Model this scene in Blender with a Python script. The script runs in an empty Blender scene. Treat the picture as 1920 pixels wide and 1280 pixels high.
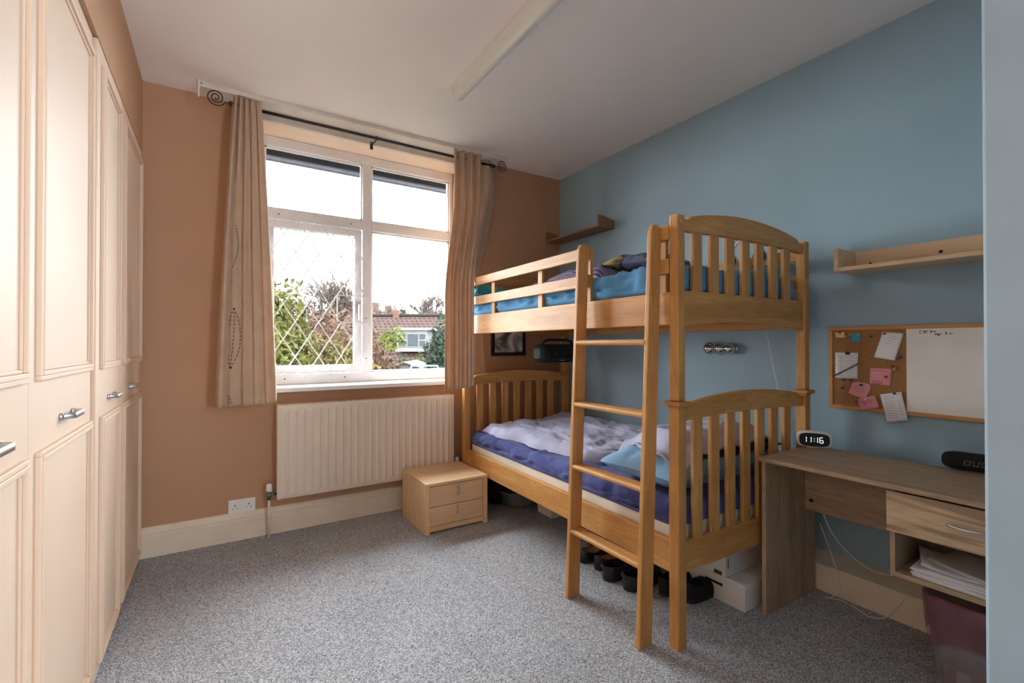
import bpy, math, random
from mathutils import Vector, Matrix, noise

# ------------------------------------------------------------------ camera, sky, exposure
SC = bpy.context.scene
COL = SC.collection
PI = math.pi
YAW, PITCH, CAMH = math.radians(32.407), math.radians(0.4155), 1.2
cam_data = bpy.data.cameras.new('camera')
cam_data.sensor_width = 36.0
cam_data.lens = 874.4 / 1920 * 36.0
cam_data.clip_start = 0.02
cam_data.clip_end = 500
cam = bpy.data.objects.new('camera', cam_data)
COL.objects.link(cam)
cam.location = (0, 0, CAMH)
cam.rotation_euler = (PI / 2 + PITCH, 0, -YAW)
SC.camera = cam

world = bpy.data.worlds.new('overcast_sky')
SC.world = world
world.use_nodes = True
wbg = world.node_tree.nodes['Background']
wbg.inputs['Color'].default_value = (0.93, 0.965, 1.0, 1)
wbg.inputs['Strength'].default_value = 6.0

SC.view_settings.view_transform = 'Standard'
SC.view_settings.look = 'None'
SC.view_settings.gamma = 1.0
SC.view_settings.exposure = 2.38
SC.view_settings.use_curve_mapping = False
SC.cycles.max_bounces = 12
SC.cycles.diffuse_bounces = 7
SC.cycles.glossy_bounces = 4
SC.cycles.transparent_max_bounces = 16
SC.cycles.caustics_reflective = False
SC.cycles.caustics_refractive = False
SC.cycles.sample_clamp_indirect = 8.0
SC.cycles.use_denoising = True
SC.cycles.use_adaptive_sampling = True
SC.cycles.adaptive_threshold = 0.02

# the window lets the sky in: a sampling portal (gives no light of its own)
def portal(name, loc, rot, sx, sy):
    ld = bpy.data.lights.new(name, 'AREA')
    ld.shape = 'RECTANGLE'; ld.size = sx; ld.size_y = sy
    ld.cycles.is_portal = True
    o = bpy.data.objects.new(name, ld); COL.objects.link(o)
    o.location = loc; o.rotation_euler = rot
portal('window_portal', (0.95, 3.62, 1.78), (-PI / 2, 0, 0), 1.5, 1.75)
portal('fill_portal', (1.50, -1.31, 1.425), (PI / 2, 0, 0), 1.06, 1.47)  # sampling aid for the unseen window added as fill

# ------------------------------------------------------------------ helpers
def lin(c):
    out = []
    for v in c[:3]:
        v = v / 255.0
        out.append(v / 12.92 if v <= 0.04045 else ((v + 0.055) / 1.055) ** 2.4)
    return (out[0], out[1], out[2], 1.0)

def newmat(name):
    m = bpy.data.materials.new(name); m.use_nodes = True
    nt = m.node_tree
    return m, nt, nt.nodes['Principled BSDF']

def N(nt, t, **kw):
    n = nt.nodes.new(t)
    for k, v in kw.items():
        setattr(n, k, v)
    return n

def coords(nt, scale=(1, 1, 1), rot=(0, 0, 0)):
    tc = N(nt, 'ShaderNodeTexCoord'); mp = N(nt, 'ShaderNodeMapping')
    mp.inputs['Scale'].default_value = scale
    mp.inputs['Rotation'].default_value = rot
    nt.links.new(tc.outputs['Object'], mp.inputs['Vector'])
    return mp.outputs['Vector']

def mix(nt, fac, a, b, blend='MIX'):
    n = N(nt, 'ShaderNodeMix', data_type='RGBA', blend_type=blend)
    for sock, val in ((n.inputs[0], fac), (n.inputs[6], a), (n.inputs[7], b)):
        if isinstance(val, (int, float)):
            sock.default_value = val
        elif isinstance(val, tuple):
            sock.default_value = val
        else:
            nt.links.new(val, sock)
    return n.outputs[2]

def noise_out(nt, vec, scale, detail=3, rough=0.5, dist=0):
    n = N(nt, 'ShaderNodeTexNoise')
    n.inputs['Scale'].default_value = scale
    n.inputs['Detail'].default_value = detail
    n.inputs['Roughness'].default_value = rough
    n.inputs['Distortion'].default_value = dist
    nt.links.new(vec, n.inputs['Vector'])
    return n.outputs['Fac']

def ramp(nt, fac, stops):
    r = N(nt, 'ShaderNodeValToRGB')
    el = r.color_ramp.elements
    while len(el) < len(stops):
        el.new(0.5)
    for e, (p, c) in zip(el, stops):
        e.position = p; e.color = c
    nt.links.new(fac, r.inputs['Fac'])
    return r.outputs['Color']

def bump(nt, b, height, strength, dist=0.002):
    n = N(nt, 'ShaderNodeBump')
    n.inputs['Strength'].default_value = strength
    n.inputs['Distance'].default_value = dist
    nt.links.new(height, n.inputs['Height'])
    nt.links.new(n.outputs['Normal'], b.inputs['Normal'])

def paint(name, c, rough=0.6, var=0.06, vscale=2.0, bscale=60, bstr=0.15, metal=0.0, spec=0.5):
    """plain coat with faint mottling and fine relief"""
    m, nt, b = newmat(name)
    v = coords(nt)
    f = noise_out(nt, v, vscale, 4)
    L = lin(c)
    dark = tuple(x * (1 - var * 2) for x in L[:3]) + (1,)
    lite = tuple(min(1, x * (1 + var * 2)) for x in L[:3]) + (1,)
    nt.links.new(ramp(nt, f, [(0.3, dark), (0.7, lite)]), b.inputs['Base Color'])
    b.inputs['Roughness'].default_value = rough
    b.inputs['Metallic'].default_value = metal
    b.inputs['Specular IOR Level'].default_value = spec
    if bstr:
        bump(nt, b, noise_out(nt, v, bscale, 3), bstr)
    return m

def wood(name, c1, c2, axis='X', rough=0.38, freq=14.0, staves=0.0, fine=1.0, streak=None):
    """grain runs along AXIS; staves > 0 gives finger-jointed blocks of slightly different tone"""
    m, nt, b = newmat(name)
    s = {'X': (0.09, 1, 1), 'Y': (1, 0.09, 1), 'Z': (1, 1, 0.09)}[axis]
    v = coords(nt, s)
    f = noise_out(nt, v, freq, 5, 0.6, 0.6)
    col = ramp(nt, f, [(0.28, lin(c2)), (0.68, lin(c1))])
    g = noise_out(nt, v, freq * 9, 2, 0.5)
    L = 1 - 0.16 * fine
    col = mix(nt, 1.0, col, ramp(nt, g, [(0.35, (L, L, L, 1)), (0.6, (1, 1, 1, 1))]), 'MULTIPLY')
    if staves:
        rot = {'X': (PI / 2, 0, 0), 'Y': (PI / 2, 0, PI / 2), 'Z': (0, PI / 2, PI / 2)}[axis]
        tc = N(nt, 'ShaderNodeTexCoord')
        sep = N(nt, 'ShaderNodeSeparateXYZ'); nt.links.new(tc.outputs['Object'], sep.inputs[0])
        cmb = N(nt, 'ShaderNodeCombineXYZ')
        order = {'X': (0, 2), 'Y': (1, 2), 'Z': (2, 0)}[axis]
        nt.links.new(sep.outputs[order[0]], cmb.inputs[0]); nt.links.new(sep.outputs[order[1]], cmb.inputs[1])
        br = N(nt, 'ShaderNodeTexBrick')
        br.inputs['Scale'].default_value = 1.0
        br.inputs['Brick Width'].default_value = 0.31
        br.inputs['Row Height'].default_value = 0.047
        br.inputs['Mortar Size'].default_value = 0.0
        br.inputs['Color1'].default_value = (1 - staves, 1 - staves * 1.3, 1 - staves * 1.7, 1)
        br.inputs['Color2'].default_value = (1, 1, 1, 1)
        nt.links.new(cmb.outputs[0], br.inputs['Vector'])
        col = mix(nt, 1.0, col, br.outputs['Color'], 'MULTIPLY')
    if streak:
        h = noise_out(nt, coords(nt, tuple(x * 1.0 for x in s)), 9, 3, 0.7, 1.2)
        k = ramp(nt, h, [(0.53, (0, 0, 0, 1)), (0.60, (1, 1, 1, 1))])
        col = mix(nt, k, col, lin(streak))
    nt.links.new(col, b.inputs['Base Color'])
    b.inputs['Roughness'].default_value = rough
    bump(nt, b, g, 0.08, 0.001)
    return m

def fabric(name, c, rough=0.9, var=0.08, weave=900, trans=0.0, bstr=0.25, c2=None, pscale=5):
    m, nt, b = newmat(name)
    v = coords(nt)
    L = lin(c)
    L2 = lin(c2) if c2 else tuple(x * (1 - var * 2.5) for x in L[:3]) + (1,)
    nt.links.new(ramp(nt, noise_out(nt, v, pscale, 4), [(0.35, L2), (0.65, L)]), b.inputs['Base Color'])
    b.inputs['Roughness'].default_value = rough
    b.inputs['Specular IOR Level'].default_value = 0.2
    b.inputs['Sheen Weight'].default_value = 0.15
    bump(nt, b, noise_out(nt, v, weave, 2), bstr, 0.001)
    if trans:
        t = N(nt, 'ShaderNodeBsdfTranslucent'); t.inputs['Color'].default_value = L
        ms = N(nt, 'ShaderNodeMixShader'); ms.inputs[0].default_value = trans
        nt.links.new(b.outputs[0], ms.inputs[1]); nt.links.new(t.outputs[0], ms.inputs[2])
        nt.links.new(ms.outputs[0], nt.nodes['Material Output'].inputs['Surface'])
    return m

def glassy(name, tint=(1, 1, 1), refl=0.08, rough=0.0):
    """thin clear sheet: mostly see-through with a faint mirror"""
    m, nt, b = newmat(name)
    nt.nodes.remove(b)
    t = N(nt, 'ShaderNodeBsdfTransparent'); t.inputs['Color'].default_value = tint + (1,)
    g = N(nt, 'ShaderNodeBsdfGlossy'); g.inputs['Roughness'].default_value = rough
    lw = N(nt, 'ShaderNodeLayerWeight'); lw.inputs['Blend'].default_value = 0.12
    mu = N(nt, 'ShaderNodeMath', operation='MULTIPLY'); mu.inputs[1].default_value = refl * 4
    nt.links.new(lw.outputs['Fresnel'], mu.inputs[0])
    ms = N(nt, 'ShaderNodeMixShader')
    nt.links.new(mu.outputs[0], ms.inputs[0]); nt.links.new(t.outputs[0], ms.inputs[1]); nt.links.new(g.outputs[0], ms.inputs[2])
    nt.links.new(ms.outputs[0], nt.nodes['Material Output'].inputs['Surface'])
    return m

def film(name, c, alpha):
    """translucent plastic sheet"""
    m, nt, b = newmat(name)
    v = coords(nt)
    L = lin(c)
    D = tuple(x * 0.6 for x in L[:3]) + (1,)
    nt.links.new(ramp(nt, noise_out(nt, v, 9, 4, 0.6, 1.0), [(0.35, D), (0.65, L)]), b.inputs['Base Color'])
    b.inputs['Roughness'].default_value = 0.28
    b.inputs['Alpha'].default_value = alpha
    bump(nt, b, noise_out(nt, v, 22, 4, 0.6, 2.0), 0.6, 0.006)
    return m

def glow(name, c, s):
    m, nt, b = newmat(name)
    b.inputs['Base Color'].default_value = lin(c)
    b.inputs['Emission Color'].default_value = lin(c)
    b.inputs['Emission Strength'].default_value = s
    return m

class MB:
    def __init__(self):
        self.v = []; self.f = []
    def add(self, vs, fs):
        k = len(self.v)
        self.v += [tuple(p) for p in vs]
        self.f += [tuple(i + k for i in f) for f in fs]
        return self
    def box(self, x0, x1, y0, y1, z0, z1):
        vs = [(x, y, z) for z in (z0, z1) for y in (y0, y1) for x in (x0, x1)]
        return self.add(vs, [(0, 2, 3, 1), (4, 5, 7, 6), (0, 1, 5, 4), (2, 6, 7, 3), (0, 4, 6, 2), (1, 3, 7, 5)])
    def hexa(self, b, t):
        """box from four bottom and four top corners (counter-clockwise seen from above)"""
        return self.add(list(b) + list(t), [(3, 2, 1, 0), (4, 5, 6, 7), (0, 1, 5, 4), (1, 2, 6, 5), (2, 3, 7, 6), (3, 0, 4, 7)])
    def bar(self, p, q, w, h, up=(0, 0, 1)):
        p = Vector(p); q = Vector(q); d = (q - p).normalized()
        s = d.cross(Vector(up)).normalized(); u = s.cross(d)
        vs = [e + s * a * w / 2 + u * c * h / 2 for e in (p, q) for a, c in ((-1, -1), (1, -1), (1, 1), (-1, 1))]
        return self.add(vs, [(0, 1, 2, 3), (7, 6, 5, 4), (0, 4, 5, 1), (1, 5, 6, 2), (2, 6, 7, 3), (3, 7, 4, 0)])
    def tube(self, path, r, n=8, caps=True):
        path = [Vector(p) for p in path]
        rr = r if isinstance(r, (list, tuple)) else [r] * len(path)
        k = len(self.v); prev = None
        for i, p in enumerate(path):
            d = (path[min(i + 1, len(path) - 1)] - path[max(i - 1, 0)])
            d = d.normalized() if d.length > 1e-9 else Vector((0, 0, 1))
            if prev is None:
                a = Vector((0, 0, 1)) if abs(d.z) < 0.9 else Vector((1, 0, 0))
                s = d.cross(a).normalized()
            else:
                s = (prev - d * prev.dot(d)).normalized()
            prev = s; t = d.cross(s)
            for j in range(n):
                a = 2 * PI * j / n
                self.v.append(tuple(p + (s * math.cos(a) + t * math.sin(a)) * rr[i]))
        for i in range(len(path) - 1):
            for j in range(n):
                a = k + i * n + j; b2 = k + i * n + (j + 1) % n
                self.f.append((a, b2, b2 + n, a + n))
        if caps:
            self.f.append(tuple(k + j for j in reversed(range(n))))
            e = k + (len(path) - 1) * n
            self.f.append(tuple(e + j for j in range(n)))
        return self
    def prism(self, poly, axis, a, b):
        """extrude a 2-D outline along AXIS from a to b (poly is in the other two axes, in order)"""
        def P(p, t):
            return {'X': (t, p[0], p[1]), 'Y': (p[0], t, p[1]), 'Z': (p[0], p[1], t)}[axis]
        n = len(poly)
        vs = [P(p, a) for p in poly] + [P(p, b) for p in poly]
        fs = [tuple(range(n)), tuple(reversed(range(n, 2 * n)))]
        fs += [(i, i + n, (i + 1) % n + n, (i + 1) % n) for i in range(n)]
        return self.add(vs, fs)
    def lathe(self, prof, c, n=24, axis='Z', caps=False):
        k = len(self.v)
        for (r, h) in prof:
            for j in range(n):
                a = 2 * PI * j / n
                x, y = r * math.cos(a), r * math.sin(a)
                p = {'Z': (x, y, h), 'X': (h, x, y), 'Y': (x, h, y)}[axis]
                self.v.append((c[0] + p[0], c[1] + p[1], c[2] + p[2]))
        for i in range(len(prof) - 1):
            for j in range(n):
                a = k + i * n + j; b = k + i * n + (j + 1) % n
                self.f.append((a, b, b + n, a + n))
        if caps:
            self.f.append(tuple(k + j for j in range(n)))
            self.f.append(tuple(k + (len(prof) - 1) * n + j for j in range(n)))
        return self
    def grid(self, fn, nu, nv, closeu=False):
        k = len(self.v)
        for j in range(nv + 1):
            for i in range(nu + (0 if closeu else 1)):
                self.v.append(tuple(fn(i / nu, j / nv)))
        w = nu if closeu else nu + 1
        for j in range(nv):
            for i in range(nu):
                a = k + j * w + i; b = k + j * w + (i + 1) % w
                self.f.append((a, b, b + w, a + w))
        return self
    def build(self, name, m, parent=None, smooth=False, bev=0.0, seg=2, solid=0.0, sub=0, world=True, loc=None, kind=None, label=None):
        vs = self.v
        if parent is None:
            if loc is None:
                xs = [p[0] for p in vs]; ys = [p[1] for p in vs]; zs = [p[2] for p in vs]
                loc = ((min(xs) + max(xs)) / 2, (min(ys) + max(ys)) / 2, min(zs))
            off = loc
        else:
            root = parent
            while root.parent:
                root = root.parent
            off = tuple(root.location) if world else (0, 0, 0)
        me = bpy.data.meshes.new(name)
        me.from_pydata([(p[0] - off[0], p[1] - off[1], p[2] - off[2]) for p in vs], [], self.f)
        import bmesh
        bm = bmesh.new(); bm.from_mesh(me)
        bmesh.ops.recalc_face_normals(bm, faces=bm.faces)
        bm.to_mesh(me); bm.free()
        me.materials.append(m)
        if smooth:
            for p in me.polygons:
                p.use_smooth = True
        o = bpy.data.objects.new(name, me); COL.objects.link(o)
        if parent is None:
            o.location = loc
        else:
            o.parent = parent
        if solid:
            md = o.modifiers.new('thickness', 'SOLIDIFY'); md.thickness = solid; md.offset = 0
        if bev:
            md = o.modifiers.new('bevel', 'BEVEL'); md.width = bev; md.segments = seg; md.limit_method = 'ANGLE'
            md.harden_normals = False
        if sub:
            md = o.modifiers.new('subdivision', 'SUBSURF'); md.levels = sub; md.render_levels = sub
        if kind:
            o['kind'] = kind
        if label:
            o['label'] = label
        return o

def tag(o, label, cat, group=None):
    o['label'] = label; o['category'] = cat
    if group:
        o['group'] = group
    return o

def thing(name, label, cat, loc, rotz=0.0, group=None):
    o = bpy.data.objects.new(name, None); COL.objects.link(o)
    o.empty_display_size = 0.1
    o.location = loc; o.rotation_euler = (0, 0, rotz)
    return tag(o, label, cat, group)

def struct(mb, name, m, parent=None, **kw):
    o = mb.build(name, m, parent, **kw)
    if parent is None:
        o['kind'] = 'structure'
    return o

def fbm(x, y, z=0.0, o=3):
    return noise.fractal((x, y, z), 1.0, 2.0, o)

def lerp(a, b, t):
    return a + (b - a) * t

def sstep(a, b, t):
    t = max(0.0, min(1.0, (t - a) / (b - a)))
    return t * t * (3 - 2 * t)

def poly_at(pts, t):
    """piecewise-linear lookup: pts [(key, value...)], sorted by key"""
    if t <= pts[0][0]:
        return pts[0][1:]
    for a, b in zip(pts, pts[1:]):
        if t <= b[0]:
            k = (t - a[0]) / (b[0] - a[0])
            return tuple(lerp(p, q, k) for p, q in zip(a[1:], b[1:]))
    return pts[-1][1:]

# ------------------------------------------------------------------ materials
M = {}
M['brown_wall'] = paint('brown_wall_paint', (188, 146, 114), 0.75, 0.035, 1.3, 45, 0.25)
M['blue_wall'] = paint('blue_wall_paint', (150, 178, 194), 0.62, 0.03, 1.6, 60, 0.22)
M['blue_wall2'] = paint('pale_blue_paint', (156, 185, 205), 0.6, 0.05, 3.0, 30, 0.3)
M['ceiling'] = paint('ceiling_paint', (240, 233, 229), 0.85, 0.015, 1.2, 35, 0.12)
M['soffit'] = paint('soffit_paint', (238, 212, 190), 0.8, 0.02)
M['white_gloss'] = paint('white_gloss', (236, 236, 238), 0.32, 0.02, 6, 20, 0.08)
M['cream'] = paint('cream_gloss', (226, 212, 192), 0.38, 0.03, 5, 25, 0.15)
M['track_white'] = paint('old_white', (222, 214, 204), 0.5, 0.04, 8, 30, 0.2)
M['radiator'] = paint('radiator_enamel', (226, 211, 194), 0.35, 0.015, 3, 40, 0.05)
M['door'] = paint('wardrobe_foil', (216, 190, 168), 0.55, 0.02, 2, 25, 0.08)
M['chrome'] = paint('brushed_chrome', (214, 214, 216), 0.36, 0.03, 20, 80, 0.05, metal=1.0)
M['mirror'] = paint('polished_chrome', (215, 215, 215), 0.06, 0.01, 10, 80, 0.0, metal=1.0)
M['iron'] = paint('black_iron', (38, 37, 38), 0.45, 0.1, 20, 60, 0.2)
M['grey_metal'] = paint('grey_metal', (120, 118, 116), 0.4, 0.05, 20, 60, 0.1, metal=0.8)
M['brass'] = paint('dull_brass', (150, 120, 70), 0.35, 0.08, 20, 60, 0.1, metal=1.0)
M['black'] = paint('black_plastic', (20, 20, 22), 0.5, 0.05, 20, 300, 0.2)
M['black_cloth'] = paint('black_mesh', (12, 12, 13), 0.85, 0.1, 40, 900, 0.5)
M['dark_green'] = paint('dark_green_plastic', (14, 26, 26), 0.6, 0.1, 20, 300, 0.2)
M['navy_dark'] = paint('navy_dark', (26, 30, 48), 0.7, 0.08)
M['white_plastic'] = paint('white_plastic', (232, 229, 224), 0.4, 0.02, 8, 60, 0.05)
M['white_card'] = paint('white_card', (226, 222, 218), 0.7, 0.03, 5, 40, 0.1)
M['paper'] = paint('paper', (232, 232, 236), 0.8, 0.02, 12, 60, 0.08)
M['pink_paper'] = paint('pink_paper', (226, 150, 158), 0.8, 0.03, 12, 60, 0.08)
M['yellow_paper'] = paint('yellow_paper', (232, 206, 150), 0.8, 0.03, 12, 60, 0.08)
M['blue_paper'] = paint('blue_paper', (60, 160, 196), 0.8, 0.03, 12, 60, 0.08)
M['ink'] = paint('ink', (60, 58, 62), 0.7, 0.05, 12, 60, 0.0)
M['faint_ink'] = paint('faint_ink', (150, 146, 150), 0.7, 0.05, 12, 60, 0.0)
M['slot'] = paint('dark_slot', (30, 28, 28), 0.7, 0.05)
M['pin_red'] = paint('red_plastic', (190, 40, 38), 0.35, 0.03)
M['pin_blue'] = paint('blue_plastic', (40, 70, 130), 0.35, 0.03)
M['pin_yellow'] = paint('yellow_plastic', (214, 180, 50), 0.35, 0.03)
M['pin_green'] = paint('green_plastic', (50, 104, 66), 0.35, 0.03)
M['pin_clear'] = paint('clear_plastic', (235, 225, 225), 0.3, 0.03)
M['grey_plastic'] = paint('grey_plastic', (120, 124, 124), 0.4, 0.04)
M['leather'] = paint('black_leather', (24, 24, 26), 0.35, 0.1, 30, 160, 0.3)
M['rubber'] = paint('black_foam', (32, 32, 34), 0.6, 0.06, 30, 200, 0.2)
M['tan'] = paint('tan_lining', (176, 134, 92), 0.7, 0.08, 30, 160, 0.2)
M['clear'] = glassy('window_glass', (0.97, 0.985, 0.98), 0.1)
M['diffuser'] = paint('fluorescent_diffuser', (252, 252, 248), 0.12, 0.01, 3, 40, 0.0)
M['diffuser'].node_tree.nodes['Principled BSDF'].inputs['Alpha'].default_value = 0.6
bed_c = ((216, 163, 98), (192, 136, 72))
for ax in 'XYZ':
    M['bed' + ax] = wood('honey_wood_' + ax, bed_c[0], bed_c[1], ax, 0.5, 12, staves=0.16)
    M['desk' + ax] = wood('sawn_oak_foil_' + ax, (190, 163, 134), (158, 131, 104), ax, 0.5, 16, fine=1.5)
    M['birch' + ax] = wood('birch_foil_' + ax, (232, 198, 158), (218, 180, 138), ax, 0.4, 10, fine=0.5)
M['drawer_oak'] = wood('sawn_oak_drawer', (216, 188, 154), (190, 158, 122), 'Y', 0.5, 14, fine=1.3, streak=(150, 124, 98))
M['shelf_pale'] = wood('pale_shelf', (226, 196, 160), (214, 182, 144), 'Y', 0.45, 8, fine=0.4)
M['shelf_brown'] = wood('brown_shelf', (158, 116, 84), (132, 92, 64), 'Y', 0.45, 9, fine=0.6)
M['oak_frame'] = wood('board_frame', (214, 156, 98), (196, 136, 80), 'Y', 0.5, 10, fine=0.4)
M['curtain'] = fabric('linen_curtain', (214, 186, 160), 0.95, 0.05, 500, 0.22, 0.3, pscale=14)
M['stitch'] = fabric('brown_thread', (70, 52, 44), 0.9)
M['navy'] = fabric('navy_sheet', (80, 88, 146), 0.9, 0.08, 700, 0, 0.2, c2=(58, 64, 116), pscale=6)
M['lilac'] = fabric('lilac_cotton', (176, 178, 206), 0.9, 0.05, 700, 0, 0.2)
M['blue_sheet'] = fabric('blue_sheet', (90, 152, 202), 0.85, 0.06, 700, 0, 0.2)
M['blue_pillow'] = fabric('blue_pillow', (126, 168, 206), 0.85, 0.06, 700, 0, 0.2)
M['midnight'] = fabric('midnight_cotton', (26, 30, 52), 0.9, 0.1, 700)
M['mattress'] = fabric('cream_ticking', (226, 218, 204), 0.9, 0.05, 240, 0, 0.6)
M['slate'] = fabric('slate_cotton', (92, 100, 124), 0.9, 0.06, 700)
M['teal'] = fabric('teal_cotton', (64, 158, 170), 0.9, 0.06, 700)
M['liner'] = film('maroon_bin_liner', (140, 56, 84), 0.45)
M['bin'] = film('clear_bin_plastic', (190, 190, 192), 0.28)
M['red_card'] = paint('red_card', (170, 50, 40), 0.6, 0.04)

def carpet_mat():
    m, nt, b = newmat('grey_twist_carpet')
    v = coords(nt)
    vo = N(nt, 'ShaderNodeTexVoronoi'); vo.inputs['Scale'].default_value = 290
    nt.links.new(v, vo.inputs['Vector'])
    sp = N(nt, 'ShaderNodeSeparateColor'); nt.links.new(vo.outputs['Color'], sp.inputs[0])
    c1 = ramp(nt, sp.outputs[0], [(0.0, lin((112, 113, 118))), (0.35, lin((162, 162, 168))), (0.75, lin((204, 204, 209))), (1.0, lin((232, 231, 232)))])
    big = noise_out(nt, v, 2.2, 3)
    c2 = mix(nt, 1.0, c1, ramp(nt, big, [(0.3, (0.79, 0.81, 0.82, 1)), (0.7, (0.91, 0.93, 0.94, 1))]), 'MULTIPLY')
    nt.links.new(c2, b.inputs['Base Color'])
    b.inputs['Roughness'].default_value = 1.0
    b.inputs['Specular IOR Level'].default_value = 0.05
    bump(nt, b, vo.outputs['Distance'], 0.6, 0.004)
    return m
M['carpet'] = carpet_mat()

def cork_mat():
    m, nt, b = newmat('cork')
    v = coords(nt)
    f = noise_out(nt, v, 160, 4, 0.7)
    nt.links.new(ramp(nt, f, [(0.3, lin((128, 88, 52))), (0.7, lin((176, 128, 82)))]), b.inputs['Base Color'])
    b.inputs['Roughness'].default_value = 0.9
    bump(nt, b, f, 0.4, 0.001)
    return m
M['cork'] = cork_mat()

def stripe_mat():
    m, nt, b = newmat('striped_duvet')
    v = coords(nt)
    w = N(nt, 'ShaderNodeTexWave'); w.inputs['Scale'].default_value = 9; w.inputs['Distortion'].default_value = 1.2
    w.inputs['Detail'].default_value = 1
    nt.links.new(v, w.inputs['Vector'])
    nt.links.new(ramp(nt, w.outputs['Fac'], [(0.1, lin((70, 78, 120))), (0.4, lin((200, 190, 205))), (0.65, lin((150, 60, 80))), (0.9, lin((80, 90, 140)))]), b.inputs['Base Color'])
    b.inputs['Roughness'].default_value = 0.9
    return m
M['stripe'] = stripe_mat()

def print_mat():
    m, nt, b = newmat('dark_printed_cotton')
    v = coords(nt)
    f = noise_out(nt, v, 7, 1, 0.4, 0.5)
    nt.links.new(ramp(nt, f, [(0.58, lin((92, 102, 130))), (0.60, lin((30, 30, 34))), (0.65, lin((190, 172, 110))), (0.70, lin((30, 30, 34)))]), b.inputs['Base Color'])
    b.inputs['Roughness'].default_value = 0.9
    return m
M['print'] = print_mat()

def photo_mat():
    m, nt, b = newmat('black_and_white_print')
    v = coords(nt, (1, 1, 1))
    f = noise_out(nt, v, 7, 3, 0.5, 0.8)
    nt.links.new(ramp(nt, f, [(0.36, (0.08, 0.08, 0.08, 1)), (0.46, (0.35, 0.35, 0.35, 1)), (0.58, (0.85, 0.85, 0.85, 1))]), b.inputs['Base Color'])
    b.inputs['Roughness'].default_value = 0.3
    return m
M['photo'] = photo_mat()

def leaf_mat(name, a, b_, scale=1.5):
    m, nt, b = newmat(name)
    v = coords(nt)
    f = noise_out(nt, v, scale * 6, 3, 0.7)
    nt.links.new(ramp(nt, f, [(0.3, lin(a)), (0.7, lin(b_))]), b.inputs['Base Color'])
    b.inputs['Roughness'].default_value = 0.9
    b.inputs['Specular IOR Level'].default_value = 0.03
    return m
M['holly'] = leaf_mat('holly_leaf', (27, 31, 16), (59, 57, 27), 2.0)
M['russet'] = leaf_mat('russet_twigs', (48, 35, 29), (64, 50, 41), 2.0)
M['olive'] = leaf_mat('olive_leaf', (43, 42, 21), (66, 59, 35), 2.0)
M['hedge'] = leaf_mat('hedge_leaf', (21, 33, 14), (40, 50, 24), 1.5)
M['bluegreen'] = leaf_mat('blue_green_leaf', (19, 27, 21), (34, 41, 34), 1.5)
M['conifer'] = leaf_mat('conifer_leaf', (24, 27, 21), (36, 40, 29), 1.5)
M['lime'] = leaf_mat('bright_leaf', (41, 48, 17), (55, 59, 24), 1.5)
M['bark'] = paint('grey_bark', (58, 51, 48), 0.9, 0.1, 3, 10, 0.3, spec=0.05)
M['lawn'] = leaf_mat('lawn', (26, 31, 17), (35, 38, 21), 0.1)
M['render'] = paint('white_render', (72, 71, 71), 0.7, 0.03, spec=0.05)
M['red_roof'] = paint('far_red_roof', (66, 38, 32), 0.8, 0.06, 3, spec=0.05)
M['brickwork'] = paint('far_brick', (58, 40, 34), 0.8, 0.08, 6, spec=0.05)
M['felt'] = paint('shed_felt', (72, 66, 62), 0.85, 0.03, 2, spec=0.05)
M['blue_bar'] = paint('blue_bar', (18, 36, 66), 0.45, 0.03)
M['soffit_black'] = paint('black_eaves', (26, 26, 30), 0.6, 0.08, 4)
M['far_pane'] = paint('far_pane', (34, 38, 41), 0.5, 0.1, 6, spec=0.06)
M['gutter'] = paint('dark_gutter', (46, 48, 60), 0.5, 0.15, 14, 60, 0.2)

def rooftile_mat():
    m, nt, b = newmat('brown_roof_tiles')
    tc = N(nt, 'ShaderNodeTexCoord')
    sep = N(nt, 'ShaderNodeSeparateXYZ'); nt.links.new(tc.outputs['Object'], sep.inputs[0])
    cmb = N(nt, 'ShaderNodeCombineXYZ')
    nt.links.new(sep.outputs[0], cmb.inputs[0]); nt.links.new(sep.outputs[1], cmb.inputs[1])
    br = N(nt, 'ShaderNodeTexBrick')
    br.inputs['Scale'].default_value = 1.0
    br.inputs['Brick Width'].default_value = 0.26; br.inputs['Row Height'].default_value = 0.23
    br.inputs['Mortar Size'].default_value = 0.025
    br.inputs['Color1'].default_value = lin((50, 39, 36)); br.inputs['Color2'].default_value = lin((43, 34, 31))
    br.inputs['Mortar'].default_value = lin((24, 19, 18))
    nt.links.new(cmb.outputs[0], br.inputs['Vector'])
    nt.links.new(br.outputs['Color'], b.inputs['Base Color'])
    b.inputs['Roughness'].default_value = 0.9
    b.inputs['Specular IOR Level'].default_value = 0.05
    return m
M['rooftile'] = rooftile_mat()

# ------------------------------------------------------------------ room shell
XL, XR, YB, ZC = -0.372, 2.64, 3.35, 2.70
YREAR, XCOR, YH = 0.207, 0.95, -1.2       # rear wall of the alcove, corner of the entrance, end of the entrance
WX0, WX1, WZ0, WZ1 = 0.225, 1.665, 0.925, 2.625   # window opening
struct(MB().box(-1.1, XR + 0.1, YH - 0.1, YB + 0.3, -0.12, 0.0), 'floor', M['carpet'])
struct(MB().box(-1.1, XR + 0.1, YH - 0.1, YB + 0.3, ZC, ZC + 0.12), 'ceiling', M['ceiling'])
wb = MB()
wb.box(-1.1, WX0, YB, YB + 0.3, 0, ZC); wb.box(WX1, XR + 0.1, YB, YB + 0.3, 0, ZC)
wb.box(WX0, WX1, YB, YB + 0.3, 0, WZ0); wb.box(WX0, WX1, YB, YB + 0.3, WZ1 + 0.012, ZC)
struct(wb, 'wall_back', M['brown_wall'])
struct(MB().box(XR, XR + 0.1, YREAR - 0.1, YB, 0, ZC), 'wall_right', M['blue_wall'])
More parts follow.
